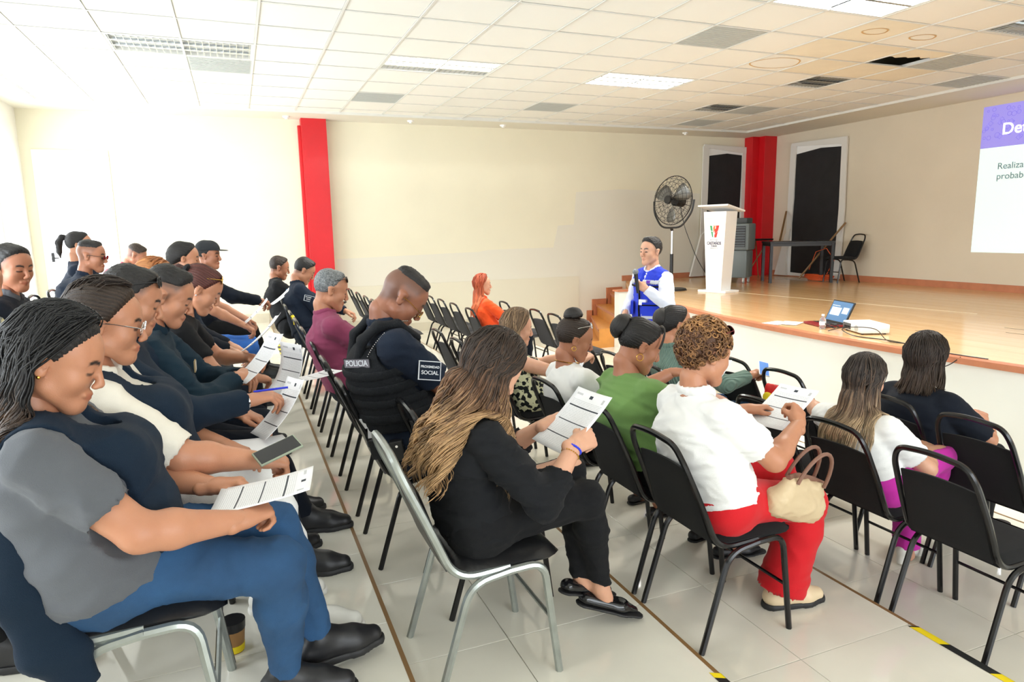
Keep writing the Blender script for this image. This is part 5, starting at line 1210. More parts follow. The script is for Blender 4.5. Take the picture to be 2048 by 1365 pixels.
def bracelet(c, i, m, t=0.9, r=0.033, th=0.004, beads=False, name='bracelet'):
    e, w = c['EL'][i], c['WR'][i]; u = unit(w-e); p = e+(w-e)*t; a1 = unit(np.cross(u, A_(0, 0, 1))); a2 = np.cross(u, a1); mb = MB()
    if beads:
        for a in np.linspace(0, 6.283, 25)[:-1]: mb.sph(Vector(p-c['o0']+(a1*math.cos(a)+a2*math.sin(a))*r), th, 6)
    else: mb.tube([Vector(p-c['o0']+(a1*math.cos(a)+a2*math.sin(a))*r) for a in np.linspace(0, 6.283, 25)[:-1]], th, 6, closed=True)
    return mb.build(name, m, c['body'], True)
# ------------------------------------------------------------------ printed sheets
def paper_mat():
    m = bpy.data.materials.new('printed_form'); m.use_nodes = True; nt = m.node_tree; b = nt.nodes['Principled BSDF']; N = nt.nodes.new; L = nt.links.new
    uv = N('ShaderNodeUVMap'); sp = N('ShaderNodeSeparateXYZ'); L(uv.outputs[0], sp.inputs[0])
    def mth(op, a, b_=None, c_=None):
        n = N('ShaderNodeMath'); n.operation = op
        for i, q in enumerate((a, b_, c_)):
            if q is None: continue
            if isinstance(q, (int, float)): n.inputs[i].default_value = q
            else: L(q, n.inputs[i])
        return n.outputs[0]
    u, v = sp.outputs[0], sp.outputs[1]
    def band(x, a, b_): return mth('MULTIPLY', mth('GREATER_THAN', x, a), mth('LESS_THAN', x, b_))
    inu = band(u, 0.08, 0.92)
    bars = None
    for a, b_ in ((0.715, 0.735), (0.47, 0.485), (0.235, 0.25)):
        q = band(v, a, b_); bars = q if bars is None else mth('MAXIMUM', bars, q)
    bars = mth('MULTIPLY', bars, inu)
    logo = mth('MULTIPLY', band(u, 0.44, 0.53), band(v, 0.885, 0.935)); l2 = mth('MULTIPLY', mth('MULTIPLY', band(u, 0.08, 0.24), band(v, 0.90, 0.93)), 0.35); l3 = mth('MULTIPLY', mth('MULTIPLY', band(u, 0.82, 0.88), band(v, 0.86, 0.93)), 0.4)
    rows = mth('GREATER_THAN', mth('FRACT', mth('MULTIPLY', v, 46.0)), 0.62)
    nz = N('ShaderNodeTexNoise'); nz.inputs['Scale'].default_value = 1.0; cmb = N('ShaderNodeCombineXYZ'); L(mth('MULTIPLY', u, 70.0), cmb.inputs[0]); L(mth('FLOOR', mth('MULTIPLY', v, 46.0)), cmb.inputs[1]); L(cmb.outputs[0], nz.inputs['Vector'])
    txt = mth('MULTIPLY', mth('MULTIPLY', rows, mth('GREATER_THAN', nz.outputs['Fac'], 0.46)), mth('MULTIPLY', inu, band(v, 0.06, 0.84)))
    ink = mth('MAXIMUM', mth('MAXIMUM', bars, logo), mth('MAXIMUM', mth('MAXIMUM', l2, l3), mth('MULTIPLY', txt, 0.30)))
    mx = N('ShaderNodeMixRGB'); mx.inputs[1].default_value = (*srgb(246, 247, 250), 1); mx.inputs[2].default_value = (0.02, 0.03, 0.045, 1); L(ink, mx.inputs[0]); L(mx.outputs[0], b.inputs['Base Color']); b.inputs['Roughness'].default_value = 0.65
    return m
M['form'] = paper_mat()
def sheet(label, center, xdir, ydir, bend=0.03, w=0.216, h=0.279, name='paper_sheet', group='printed forms in hands', back=False, m=None):
    """center: world; xdir: along the short edge (reading direction), ydir: towards the top of the page"""
    x = unit(xdir); y = np.asarray(ydir, float); y = unit(y-x*(y @ x)); n = np.cross(x, y); NX, NY = 8, 10; V = []; uvs = []
    for j in range(NY+1):
        for i in range(NX+1):
            u, v = i/NX, j/NY; V.append(x*(u-0.5)*w+y*(v-0.5)*h+n*(bend*((2*v-1)**2-0.4)+bend*0.5*(2*u-1)**2)); uvs.append((u, v))
    F = [(j*(NX+1)+i, j*(NX+1)+i+1, (j+1)*(NX+1)+i+1, (j+1)*(NX+1)+i) for j in range(NY) for i in range(NX)]
    me = bpy.data.meshes.new(name); me.from_pydata([tuple(p) for p in V], [], F); ul = me.uv_layers.new(name='UVMap')
    for lp_ in me.loops: ul.data[lp_.index].uv = uvs[lp_.vertex_index]
    o = link(name, me, m or M['form'], None, tuple(center), True); sm = o.modifiers.new('thickness', 'SOLIDIFY'); sm.thickness = 0.0006
    return tag(o, label, 'paper', group)
# ------------------------------------------------------------------ people
K = {}
K['navy'] = cloth('cloth_navy', srgb(24, 44, 64)); K['navyd'] = cloth('cloth_dark_navy', srgb(22, 30, 44)); K['grey'] = cloth('cloth_slate_grey', srgb(92, 95, 100)); K['white'] = cloth('cloth_white', srgb(236, 236, 234), sheen=0.05)
K['black'] = cloth('cloth_black', srgb(26, 27, 30)); K['blazer'] = cloth('cloth_blazer_black', srgb(30, 32, 36), bscale=600); K['jean'] = denim('denim_blue', srgb(38, 78, 118)); K['jeanb'] = denim('denim_bright_blue', srgb(42, 104, 190)); K['maroon'] = cloth('cloth_maroon', srgb(138, 62, 92)); K['red'] = cloth('cloth_red', srgb(202, 18, 30), rough=0.7)
K['redpolo'] = cloth('cloth_crimson', srgb(176, 50, 76)); K['green'] = cloth('cloth_green', srgb(112, 148, 84)); K['sage'] = cloth('cloth_sage', srgb(112, 138, 126)); K['magenta'] = cloth('cloth_magenta', srgb(196, 48, 162)); K['orange'] = cloth('cloth_orange', srgb(226, 78, 30)); K['teal'] = cloth('cloth_dark_teal', srgb(28, 54, 70)); K['royal'] = cloth('cloth_royal_blue', srgb(44, 66, 206)); K['paleshirt'] = cloth('cloth_pale_blue', srgb(222, 226, 240)); K['police'] = cloth('cloth_police_navy', srgb(34, 46, 66)); K['carrier'] = cloth('cloth_carrier_black', srgb(34, 37, 42), bump=0.5, bscale=200); K['charcoal'] = cloth('cloth_charcoal', srgb(58, 62, 66)); K['cream'] = cloth('cloth_cream', srgb(228, 222, 208))
def floral(name, base, c2):
    m = cloth(name, base); nt = m.node_tree; b = nt.nodes['Principled BSDF']; tc = nt.nodes.new('ShaderNodeTexCoord'); v = nt.nodes.new('ShaderNodeTexVoronoi'); v.inputs['Scale'].default_value = 26; v.inputs['Randomness'].default_value = 1
    nz = nt.nodes.new('ShaderNodeTexNoise'); nz.inputs['Scale'].default_value = 40; r = nt.nodes.new('ShaderNodeValToRGB'); r.color_ramp.elements[0].position = 0.50; r.color_ramp.elements[1].position = 0.54; r.color_ramp.elements[0].color = (*base, 1); r.color_ramp.elements[1].color = (*c2, 1)
    ad = nt.nodes.new('ShaderNodeMath'); nt.links.new(tc.outputs['Object'], v.inputs['Vector']); nt.links.new(tc.outputs['Object'], nz.inputs['Vector']); nt.links.new(v.outputs['Distance'], ad.inputs[0]); nt.links.new(nz.outputs['Fac'], ad.inputs[1]); ad.operation = 'MULTIPLY'
    sc = nt.nodes.new('ShaderNodeMath'); sc.operation = 'MULTIPLY'; sc.inputs[1].default_value = 2.2; nt.links.new(ad.outputs[0], sc.inputs[0]); nt.links.new(sc.outputs[0], r.inputs[0]); nt.links.new(r.outputs[0], b.inputs['Base Color']); return m
K['floral'] = floral('cloth_black_floral', srgb(26, 30, 30), srgb(214, 214, 178)); K['greyfl'] = floral('cloth_grey_floral', srgb(126, 132, 128), srgb(196, 190, 150))
def ribbed(name, col):
    m = cloth(name, col); nt = m.node_tree; b = nt.nodes['Principled BSDF']; tc = nt.nodes.new('ShaderNodeTexCoord'); w = nt.nodes.new('ShaderNodeTexWave'); w.bands_direction = 'Y'; w.inputs['Scale'].default_value = 22; nt.links.new(tc.outputs['Object'], w.inputs['Vector'])
    bp = nt.nodes.new('ShaderNodeBump'); bp.inputs['Strength'].default_value = 0.9; bp.inputs['Distance'].default_value = 0.01; nt.links.new(w.outputs['Fac'], bp.inputs['Height']); nt.links.new(bp.outputs[0], b.inputs['Normal']); return m
K['rib'] = ribbed('cloth_sage_ribbed', srgb(112, 138, 126))
SB = mat('shoe_black', (0.012, 0.012, 0.014), 0.45); SBP = mat('shoe_black_patent', (0.008, 0.008, 0.009), 0.12); SWH = mat('shoe_white', srgb(226, 224, 216), 0.5); SCR = mat('shoe_cream', srgb(222, 200, 164), 0.4); RUB = mat('rubber_black', (0.015, 0.015, 0.016), 0.6); RUBW = mat('rubber_white', srgb(220, 218, 210), 0.6)
def patch_on(c, center, xdir, n, w, h, m, rim, lines, name='badge', tm=None):
    """small embroidered badge; xdir reading direction, n outward normal (world)"""
    x = unit(xdir); n = unit(n-x*(n @ x)); y = np.cross(n, x); T = Matrix(((x[0], y[0], n[0], 0), (x[1], y[1], n[1], 0), (x[2], y[2], n[2], 0), (0, 0, 0, 1))); T = Matrix.Translation(center-c['o0']) @ T
    o = MB().box((-w/2, -h/2, -0.004), (w/2, h/2, 0.002), T).build(name, rim, c['body']); MB().box((-w/2+0.004, -h/2+0.004, 0.0), (w/2-0.004, h/2-0.004, 0.0032), T).build('field', m, o).parent = o
    for (tx, sz, dy) in lines: text_mesh(tx, sz, tm or rim, T @ Matrix.Translation((0, dy, 0.0036)), o, off=0.0004)
    return o
def bust_x(lx, topx): return topx+0.314
L1, L2, L3, L4, L5, L0 = -0.40, 0.70, 1.78, 2.82, 3.45, -1.32
# ---- left row
c = person('woman at front left in grey shirt and navy vest reading a form', (L1, 2.07, FL[1]), 0, (-0.455, 2.045, 1.604), hp=24, hy=-6, g=1.36, belly=0.7, bust=0.7, female=True, skin='mid', vox=0.010, chub=1.16, s=1.04,
    shirt=dict(m=K['grey'], sleeve=0.62, hem=-0.1, extra=0.010, wr=0.012, vest=dict(m=K['navy'], hem=-0.02, open=0.165)), pants=dict(m=K['jean'], flare=0.004), shoes=('sneaker', SB, RUB),
    hands=((0.27, 0.14, 0.69), (0.35, -0.15, 0.68)), poses=('hold', 'grip'), hdir=((0.9, -0.2, 0.1), (0.8, 0.55, 0.05)), pole=((0.1, 0.75, -0.7), (0.05, -0.75, -0.75)), feet=((0.56, 0.10, 0.12), (0.44, 0.0, 0.085)), knees=((0.5, 0.1, 1), (0.5, -0.25, 1)))
hair_cap(c, HM['w1'], 0.012, fwd=0.010); strands(c, HM['w1'], 1000, 0.30, 0.015, 0.11, 0.0026, az=(95, 265), lift=0.022, seed=5, seg=18, vary=0.3, clump=70); strands(c, HM['w1'], 160, 0.26, 0.018, 0.07, 0.0026, az=(82, 100), lift=0.010, seed=6, seg=16, bias=(0.5, 0, 0.2), name='hair_lock')
earring(c, -1, M['gold'], False); vb = c['vest']
# long tail of the open vest hanging behind the seat
F = Field(0.012); P0 = c['P']; F.chain([P0+A_(-0.155, -0.16, 0.18), P0+A_(-0.15, -0.19, 0.0), P0+A_(-0.10, -0.21, -0.16), P0+A_(-0.05, -0.22, -0.24)], [0.03, 0.036, 0.034, 0.022], 0.03, (0.9, 0.2, 0), 2.0)
v, f = F.mesh(); c['part']('vest_tail', wrinkle(v, f, 0.004, 12, 3), f, K['navy'])
sheet('printed form on the lap of the woman in grey shirt', (0.02, 2.03, 1.165), (-0.15, -1, 0.02), (0.98, -0.1, 0.16), 0.006)
c = person('woman in white shirt, navy vest and clear glasses holding a phone', (L1, 2.55, FL[1]), 0, (-0.41, 2.505, 1.642), hp=14, g=1.42, belly=0.9, bust=0.9, female=True, skin='mid', vox=0.011, chub=1.2, s=1.04,
    shirt=dict(m=K['cream'], sleeve=0.86, extra=0.018, collar=True, vest=dict(m=K['navy'], open=0.185)), pants=dict(m=K['white'], inf=0.012, flare=0.03), shoes=('sneaker', SWH, RUBW), hands=((0.30, 0.12, 0.68), (0.42, -0.18, 0.70)), poses=('relax', 'grip'), feet=((0.42, 0.1, 0.085), (0.52, -0.14, 0.085)))
hair_cap(c, HM['streak'] if False else HM['brown'], 0.016, back=0.03, fwd=0.006); strands(c, HM['brown'], 300, 0.16, 0.006, 0.1, 0.0032, az=(150, 210), lift=0.02, seed=9, seg=10)
glasses(c, M['chrome'], M['glass']); earring(c, -1, M['gold'], False)
tp = empty('mobile_phone', (0.075, 2.30, 1.20)); tag(tp, 'mobile phone in a clear case held by the woman with glasses', 'phone'); tp.rotation_euler = (0.35, -0.25, 0.3)
MB().box((-0.075, -0.037, -0.004), (0.075, 0.037, 0.005), bevel=0.003).build('phone_body', mat('phone_pale', srgb(150, 160, 140), 0.2), tp); MB().box((-0.07, -0.033, 0.005), (0.07, 0.033, 0.0056)).build('phone_screen', M['black'], tp)
sheet('blank white sheet on the lap of the woman with glasses', (0.0, 2.72, 1.10), (0.2, -1, 0), (1, 0.2, -0.1), 0.008, m=M['white_paper'])
c = person('man with sunglasses pushed up on his head, in navy shirt', (L1, 2.98, FL[1]), 0, (-0.395, 2.97, 1.672), hp=20, g=1.28, belly=0.7, skin='mid', vox=0.012, chub=1.1, s=1.05, scalp=0.7, shirt=dict(m=K['navy'], sleeve=1.85, collar=True), pants=dict(m=K['navyd']), shoes=('boot', SB, RUB),
    hands=((0.36, 0.10, 0.70), (0.40, -0.12, 0.80)), poses=('relax', 'hold'), hdir=(None, (1, 0.1, 0.1)), feet=((0.45, 0.12, 0.085), (0.55, -0.10, 0.085)))
hair_short(c, HM['black'], 0.018, 0.001); glasses(c, M['black'], M['dark_lens'], (-0.02, 0.048), -25, name='sunglasses'); bracelet(c, 1, M['chrome'], 0.92, 0.033, 0.005, name='watch')
WR = c['WR'][1]; tag(MB().cyl((WR[0]+0.02, WR[1]+0.02, WR[2]+0.03), (WR[0]+0.15, WR[1]-0.03, WR[2]+0.045), 0.0045, n=8).build('ballpoint_pen', mat('pen_blue', srgb(30, 50, 200), 0.4), smooth=True), 'blue ballpoint pen in a hand with a metal watch', 'pen')
sheet('printed form below the blue pen', (0.12, 2.86, 1.20), (0.25, -1, 0.1), (0.6, 0.15, 0.75), 0.02)
c = person('smiling man in dark teal shirt reading a tilted sheet', (L1, 3.42, FL[1]), 0, (-0.305, 3.393, 1.649), hp=26, hy=-4, g=1.26, belly=0.6, skin='mid', vox=0.012, chub=1.08, s=1.05, scalp=0.75, beard=0.12, shirt=dict(m=K['teal'], sleeve=1.9, collar=True, wr=0.013), pants=dict(m=K['navyd']), shoes=('boot', SB, RUB),
    hands=((0.36, 0.05, 0.78), (0.35, -0.10, 0.80)), poses=('hold', 'hold'), feet=((0.52, 0.12, 0.085), (0.62, -0.10, 0.085)))
hair_short(c, HM['black'], 0.022, 0.001, side_cut=0.045)
patch_on(c, c['NB']+c['fwd']*0.175-c['up']*0.17-c['lat']*0.02, c['lat'], c['fwd'], 0.07, 0.05, mat('badge_pale', srgb(206, 196, 176), 0.7), mat('badge_rim', srgb(150, 130, 90), 0.6), [], 'badge')
sheet('tilted printed sheet read by the smiling man', (0.07, 3.33, 1.335), (0.25, -0.95, 0.05), (0.62, 0.1, 0.7), 0.02)
c = person('auburn-haired woman in black T-shirt with sunglasses on her head', (L1, 3.92, FL[1]), 0, (-0.19, 3.909, 1.637), hp=34, female=True, g=1.1, bust=0.6, skin='mid', vox=0.013, chub=1.06, shirt=dict(m=K['black'], sleeve=0.6), pants=dict(m=K['navyd']), shoes=('sneaker', SB, RUB), hands=((0.42, 0.08, 0.78), (0.44, -0.10, 0.70)))
hair_cap(c, HM['auburn'], 0.012, back=0.015, fwd=0.010); ponytail(c, HM['auburn'], [(-0.10, 0, 0.05), (-0.14, 0.01, 0.03), (-0.145, 0.01, -0.05), (-0.12, 0.01, -0.14)], [0.02, 0.03, 0.03, 0.008]); glasses(c, M['gold'], M['dark_lens'], (-0.025, 0.046), -27, name='sunglasses'); earring(c, -1, M['chrome'], False)
on_head(c, MB().sph((-0.11, 0.03, 0.06), 0.03, 10, (0.6, 1.3, 0.8)).sph((-0.11, -0.03, 0.06), 0.03, 10, (0.6, 1.3, 0.8)), 'hair_bow', K['black'])
sheet('curled sheet with dark bars held by the auburn woman', (0.22, 3.75, 1.19), (0.45, -0.9, 0.0), (0.3, 0.2, 0.95), 0.04); sheet('rolled sheet pointing up by the blue jeans', (0.10, 4.02, 1.36), (0.1, -1, 0.2), (0.75, 0, 0.7), 0.014)
sheet('printed sheet lying at the edge of the left row beside the papers', (0.36, 3.95, 1.10), (0.3, -1, 0.1), (1, 0.2, 0.1), 0.01)
c = person('person with ginger hair half hidden behind the smiling man', (L1, 4.75, FL[1]), 0, (-0.49, 4.74, 1.655), hp=20, female=True, skin='light', vox=0.016, shirt=dict(m=K['navyd'], sleeve=1.8), pants=dict(m=K['navyd']), shoes=('sneaker', SB, RUB)); hair_cap(c, HM['orange'], 0.014, back=0.02); strands(c, HM['orange'], 60, 0.2, 0.004, 0.2, 0.010, az=(90, 270), seed=3, seg=10)
c = person('person in bright blue jeans and dark hair holding a form', (L1, 6.2, FL[1]), 0, (-0.40, 6.2, 1.735), hp=12, female=True, skin='mid', vox=0.016, shirt=dict(m=K['navy'], sleeve=0.7), pants=dict(m=K['jeanb']), shoes=('sneaker', SB, RUB), hands=((0.45, 0.1, 0.72), (0.42, -0.12, 0.70)), s=1.05); hair_cap(c, HM['black'], 0.014, back=0.03)
sheet('form on the knees of the person in bright blue jeans', (0.12, 6.15, 1.26), (0.0, -1, 0.0), (0.7, 0, 0.7), 0.01)
c = person('man with black cap and dark jacket by the far wall', (L1+0.02, 7.35, FL[1]), 0, (-0.26, 7.33, 1.72), hp=4, hy=-20, skin='tan', vox=0.016, s=1.06, g=1.1, shirt=dict(m=K['navyd'], sleeve=1.95, collar=True), pants=dict(m=K['black']), shoes=('sneaker', SB, RUB), hands=((0.52, 0.1, 0.78), (0.56, -0.06, 0.80)), feet=((0.58, 0.1, 0.085), (0.55, -0.1, 0.085)), eyes=True)
F = Field(0.006); F.cone((-0.03, 0, 0.05), (0.015, 0, 0.055), 0.092, 0.086, 0.03); F.cut(unit(A_(0.05, 0, -1)), (0, 0, 0.048)); v, f = F.mesh(); cap = c['part']('cap', v*c['hs'] @ c['Rh'].T+c['Hc'], f, K['charcoal'])
on_head(c, MB().sph((0.115, 0, 0.055), 0.06, 14, (1.1, 1.05, 0.10)), 'cap_visor', K['charcoal'], True, cap)
hair_short(c, HM['black'], 0.0, 0.004, side_cut=-0.03)
sheet('form held out by the man with the black cap', (0.40, 7.3, 1.28), (0.2, -1, 0.1), (0.8, 0.1, 0.6), 0.01)
# ---- highest tier, far left
c = person('man in black polo looking down at the left edge', (L0, 4.70, FL[0]), 0, (-1.20, 4.68, 1.755), hp=12, hy=-38, g=1.2, belly=0.5, skin='tan', vox=0.014, chub=1.1, s=1.05, scalp=0.8, shirt=dict(m=K['navyd'], sleeve=0.6, collar=True, cm=K['grey']), pants=dict(m=K['black']), shoes=('sneaker', SB, RUB)); hair_short(c, HM['black'], 0.014, 0.003)
c = person('person in grey floral shirt with a phone cut by the left edge', (L0, 4.22, FL[0]), 0, (-1.24, 4.24, 1.70), hp=22, hy=-10, g=1.15, skin='mid', vox=0.014, shirt=dict(m=K['greyfl'], sleeve=0.55), pants=dict(m=K['black']), shoes=('sneaker', SB, RUB), hands=((0.36, 0.06, 0.83), (0.36, -0.10, 0.80)), poses=('grip', 'grip')); hair_short(c, HM['black'])
o = MB().box((-0.07, -0.036, -0.004), (0.07, 0.036, 0.005), bevel=0.003).build('mobile_phone', M['black']); o.location = (-0.90, 4.18, 1.40); o.rotation_euler = (0.2, -0.5, 0.2); tag(o, 'dark mobile phone held at the left edge', 'phone')
c = person('officer in dark sunglasses and navy uniform before the bright door', (L0, 6.72, FL[0]), 0, (-1.15, 6.70, 1.762), hp=10, hy=-8, g=1.28, belly=0.5, skin='tan', vox=0.014, s=1.08, chub=1.1, scalp=0.45, shirt=dict(m=K['police'], sleeve=1.9, collar=True), pants=dict(m=K['police']), shoes=('boot', SB, RUB)); hair_short(c, HM['black'], 0.010, 0.0, side_cut=0.06); glasses(c, M['black'], M['dark_lens'], (0.0, 0.0), 0, 0.9, 'sunglasses')
wh = mat('badge_white', srgb(226, 230, 236), 0.7); patch_on(c, c['SH'][1]+(c['EL'][1]-c['SH'][1])*0.45+A_(0, -0.072, 0.0), A_(1, 0, -0.12), A_(0.1, -1, 0.15), 0.10, 0.055, K['police'], wh, [('SEGURIDAD', 0.014, 0.008), ('PUBLICA', 0.014, -0.01)])
c = person('person with a high dark ponytail behind the sunglasses officer', (L0, 7.35, FL[0]), 0, (-1.34, 7.33, 1.85), hp=8, female=True, skin='mid', vox=0.018, shirt=dict(m=K['police'], sleeve=1.9), pants=dict(m=K['police']), shoes=('boot', SB, RUB)); hair_cap(c, HM['black'], 0.012); ponytail(c, HM['black'], [(-0.10, 0, 0.06), (-0.145, 0, 0.055), (-0.165, 0, 0.0), (-0.16, 0, -0.08), (-0.145, 0, -0.14)], [0.018, 0.026, 0.030, 0.024, 0.006])
c = person('bearded man in red shirt bent over a sheet', (L0-0.12, 9.05, FL[0]), 0, (-1.10, 9.04, 1.70), hp=34, g=1.2, belly=0.4, skin='tan', vox=0.016, s=1.05, scalp=0.6, beard=0.7, shirt=dict(m=K['redpolo'], sleeve=0.6, collar=True), pants=dict(m=K['navyd']), shoes=('boot', SB, RUB)); hair_short(c, HM['brown'], 0.016, 0.002, side_cut=0.02)
sheet('small sheet before the man in red shirt', (-0.98, 8.9, 1.50), (0.2, -1, 0.0), (0.7, 0, 0.7), 0.01, 0.16, 0.12, m=M['white_paper'])
person('person in dark trousers mostly outside the lower left edge', (L0-0.02, 2.5, FL[0]), 0, (-1.30, 2.5, 1.74), hp=10, skin='tan', vox=0.018, shirt=dict(m=K['navyd'], sleeve=0.6), pants=dict(m=K['black']), shoes=('sneaker', SB, RUB), feet=((0.52, 0.1, 0.085), (0.55, -0.08, 0.085)))
# ---- second row
c = person('long wavy-haired woman in black blazer reading a form', (L2+0.02, 2.2, FL[2]), 0, (0.81, 2.199, 1.428), hp=38, hy=4, female=True, g=1.0, bust=0.3, skin='light', vox=0.010, s=1.02, shirt=dict(m=K['blazer'], sleeve=1.45, name='blazer', hem=-0.08, extra=0.012, wr=0.016), pants=dict(m=K['black'], flare=0.0, hem=0.0), shoes=('flat', SBP, RUB),
    hands=((0.345, 0.09, 0.83), (0.335, -0.16, 0.82)), poses=('hold', 'hold'), hdir=((0.75, 0.2, 0.25), (0.8, 0.25, 0.12)), hnorm=((0, 0.3, 1), (-0.3, -0.9, 0.6)), pole=((0.0, 0.6, -0.85), (-0.1, -0.5, -0.9)), feet=((0.45, 0.02, 0.22), (0.52, -0.02, 0.16)), knees=((0.5, 0.1, 1), (0.5, -0.05, 1)))
hair_cap(c, HM['ombre'], 0.008); strands(c, HM['ombre'], 1300, 0.43, 0.026, 0.16, 0.0027, az=(92, 275), lift=0.022, seed=21, seg=24, vary=0.26, bias=(-0.25, 0, 0), clump=85); strands(c, HM['ombre'], 200, 0.30, 0.016, 0.13, 0.0026, az=(276, 296), lift=0.016, seed=22, seg=16, bias=(0.1, 0, 0), name='hair_lock')
bracelet(c, 1, mat('beads_blue', srgb(40, 60, 220), 0.3), 0.93, 0.030, 0.0045, True); bracelet(c, 1, M['gold'], 0.84, 0.032, 0.003, True)
sheet('printed form with dark bars held by the woman in black blazer', (1.115, 2.17, 1.205), (0.12, -0.98, 0.0), (0.75, 0.08, 0.62), 0.012)
c = person('officer with glasses in black tactical vest looking down', (L2+0.0, 3.12, FL[2]), 0, (0.70, 3.09, 1.615), hp=42, hy=-8, g=1.34, belly=0.5, skin='deep', vox=0.011, s=1.09, chub=1.1, scalp=0.55, shirt=dict(m=K['police'], sleeve=0.66, extra=0.016, collar=True, wr=0.010), pants=dict(m=K['police'], wr=0.012), shoes=('boot', SB, RUB),
    hands=((0.46, 0.1, 0.62), (0.50, -0.10, 0.58)), poses=('relax', 'relax'))
hair_short(c, HM['black'], 0.008, 0.0, side_cut=0.078, fwd=0.004); glasses(c, M['gold'], M['glass'], (0.0, -0.002), 6)
MO = c
F = Field(0.010); c['torso'](F, 0.026); F.cut(-c['up'], c['P']+c['sp']*0.22); F.cut(c['up'], c['P']+c['sp']*0.90)
for i, q in enumerate((1, -1)): F.sub(c['SH'][i]+c['lat']*q*0.02, c['SH'][i]+c['lat']*q*0.2, 0.10, 0.13); F.sub(c['SH'][i]+c['lat']*q*0.03+(c['EL'][i]-c['SH'][i])*0.25, c['EL'][i]+c['lat']*q*0.02, 0.085)
F.sub(c['NB']+c['up']*0.05+c['fwd']*0.02, c['NB']+c['up']*0.2, 0.085)
v, f = F.mesh(); car = c['part']('tactical_vest', v, f, K['carrier'])
def torso_ring(c, t, rad, infl, m, name, parent, flat=2.2, a0=0, a1=6.283):
    """band around the trunk at height fraction t"""
    ctr = c['P']+c['sp']*t; ctr = ctr-c['fwd']*0.03; n = 40; pts = []
    for k in range(n):
        a = a0+(a1-a0)*k/(n-1); d = c['fwd']*math.cos(a)+c['lat']*math.sin(a); lo_, hi_ = 0.05, 0.45
        for _ in range(18):
            md = (lo_+hi_)/2
            if float(infl.eval((ctr+d*md)[None, :].astype(f32))[0]) < 0: lo_ = md
            else: hi_ = md
        pts.append(ctr+d*(lo_+0.002))
    G_ = Field(0.008); 
    for a, b in zip(pts, pts[1:]): G_.cone(a, b, rad, rad, 0.002, c['up'], flat)
    v, f = G_.mesh(); return c['part'](name, v, f, m, None, parent)
Fs = Field(0.009)
for q in (1, -1): Fs.chain([c['P']+c['sp']*0.78-c['fwd']*0.165+c['lat']*0.085*q, c['NB']-c['fwd']*0.12+c['lat']*0.10*q-c['up']*0.02, c['NB']-c['fwd']*0.04+c['lat']*0.112*q+c['up']*0.028, c['NB']+c['fwd']*0.05+c['lat']*0.105*q+c['up']*0.015, c['NB']+c['fwd']*0.13+c['lat']*0.09*q-c['up']*0.07], [0.020, 0.021, 0.022, 0.020, 0.018], 0.02, c['lat'], 1.7)
v, f = Fs.mesh(); c['part']('shoulder_strap', v, f, K['carrier'], None, car)
for t in (0.34, 0.46, 0.58, 0.70): torso_ring(c, t, 0.009, F, K['carrier'], 'webbing_strap', car, 2.4, math.pi*0.35, math.pi*1.65)
Fb = Field(0.01); c['torso'](Fb, 0.012); torso_ring(c, 0.10, 0.010, Fb, SB, 'duty_belt', c['body'], 2.6)
for k, (a, w) in enumerate(((4.0, 0.035), (4.45, 0.03), (4.9, 0.035), (5.4, 0.04))):
    ctr = c['P']+c['sp']*0.10-c['fwd']*0.03; d = c['fwd']*math.cos(a)+c['lat']*math.sin(a); r = 0.10
    while float(Fb.eval((ctr+d*r)[None, :].astype(f32))[0]) < 0.008: r += 0.004
    T = Matrix.Translation(ctr+d*(r+0.012)-c['o0']) @ Matrix(np.stack([np.cross(c['up'], d), d, c['up']], 1).tolist()).to_4x4()
    pc = MB().box((-w, -0.02, -0.06), (w, 0.02, 0.035), T, bevel=0.005).build('belt_pouch', SB, c['body']); MB().cyl(T @ Vector((0, 0.0185, 0.012)), T @ Vector((0, 0.0235, 0.012)), 0.006, n=10).build('snap', M['chrome'], pc, True)
    d2 = c['fwd']
patch_on(c, c['SH'][1]+(c['EL'][1]-c['SH'][1])*0.52+A_(0.005, -0.092, 0.012), A_(1, 0.1, -0.18), A_(-0.05, -1, 0.25), 0.105, 0.085, K['police'], wh, [('PROXIMIDAD', 0.0145, 0.016), ('SOCIAL', 0.024, -0.010)])
# POLICIA strip across the back of the vest
ctr = c['P']+c['sp']*0.80; d = unit(-c['fwd']*1.0+A_(0, -0.75, 0)); r = 0.03
while float(F.eval((ctr+d*r)[None, :].astype(f32))[0]) < 0.004: r += 0.003
patch_on(c, ctr+d*r, unit(c['fwd']*0.6-c['lat']*0.8), d+c['up']*0.15, 0.16, 0.045, mat('strip_grey', srgb(120, 116, 124), 0.6), K['carrier'], [('POLICIA', 0.036, 0)], 'name_strip', wh)
pts = [c['NB']+A_(0.10, -0.075, 0.03), c['NB']+A_(0.03, -0.11, 0.035), c['NB']+A_(-0.05, -0.115, 0.015), c['NB']+A_(-0.115, -0.11, -0.06), c['NB']+A_(-0.15, -0.10, -0.14), c['NB']+A_(-0.15, -0.115, -0.21), c['NB']+A_(-0.125, -0.15, -0.15), c['NB']+A_(-0.08, -0.165, -0.06), c['NB']+A_(-0.02, -0.165, 0.0)]
mb = MB(); pp = arc_pts([p-c['o0'] for p in pts], 0.05, 4); acc = 0; last = pp[0]
for p in pp[1:]:
    sgm = (p-last).length; k = max(1, int(sgm/0.0085))
    for j in range(k): mb.sph(last.lerp(p, j/k), 0.0036, 6)
    last = p
o = mb.build('ball_chain', M['chrome'], c['body'], True); o['kind'] = 'stuff'
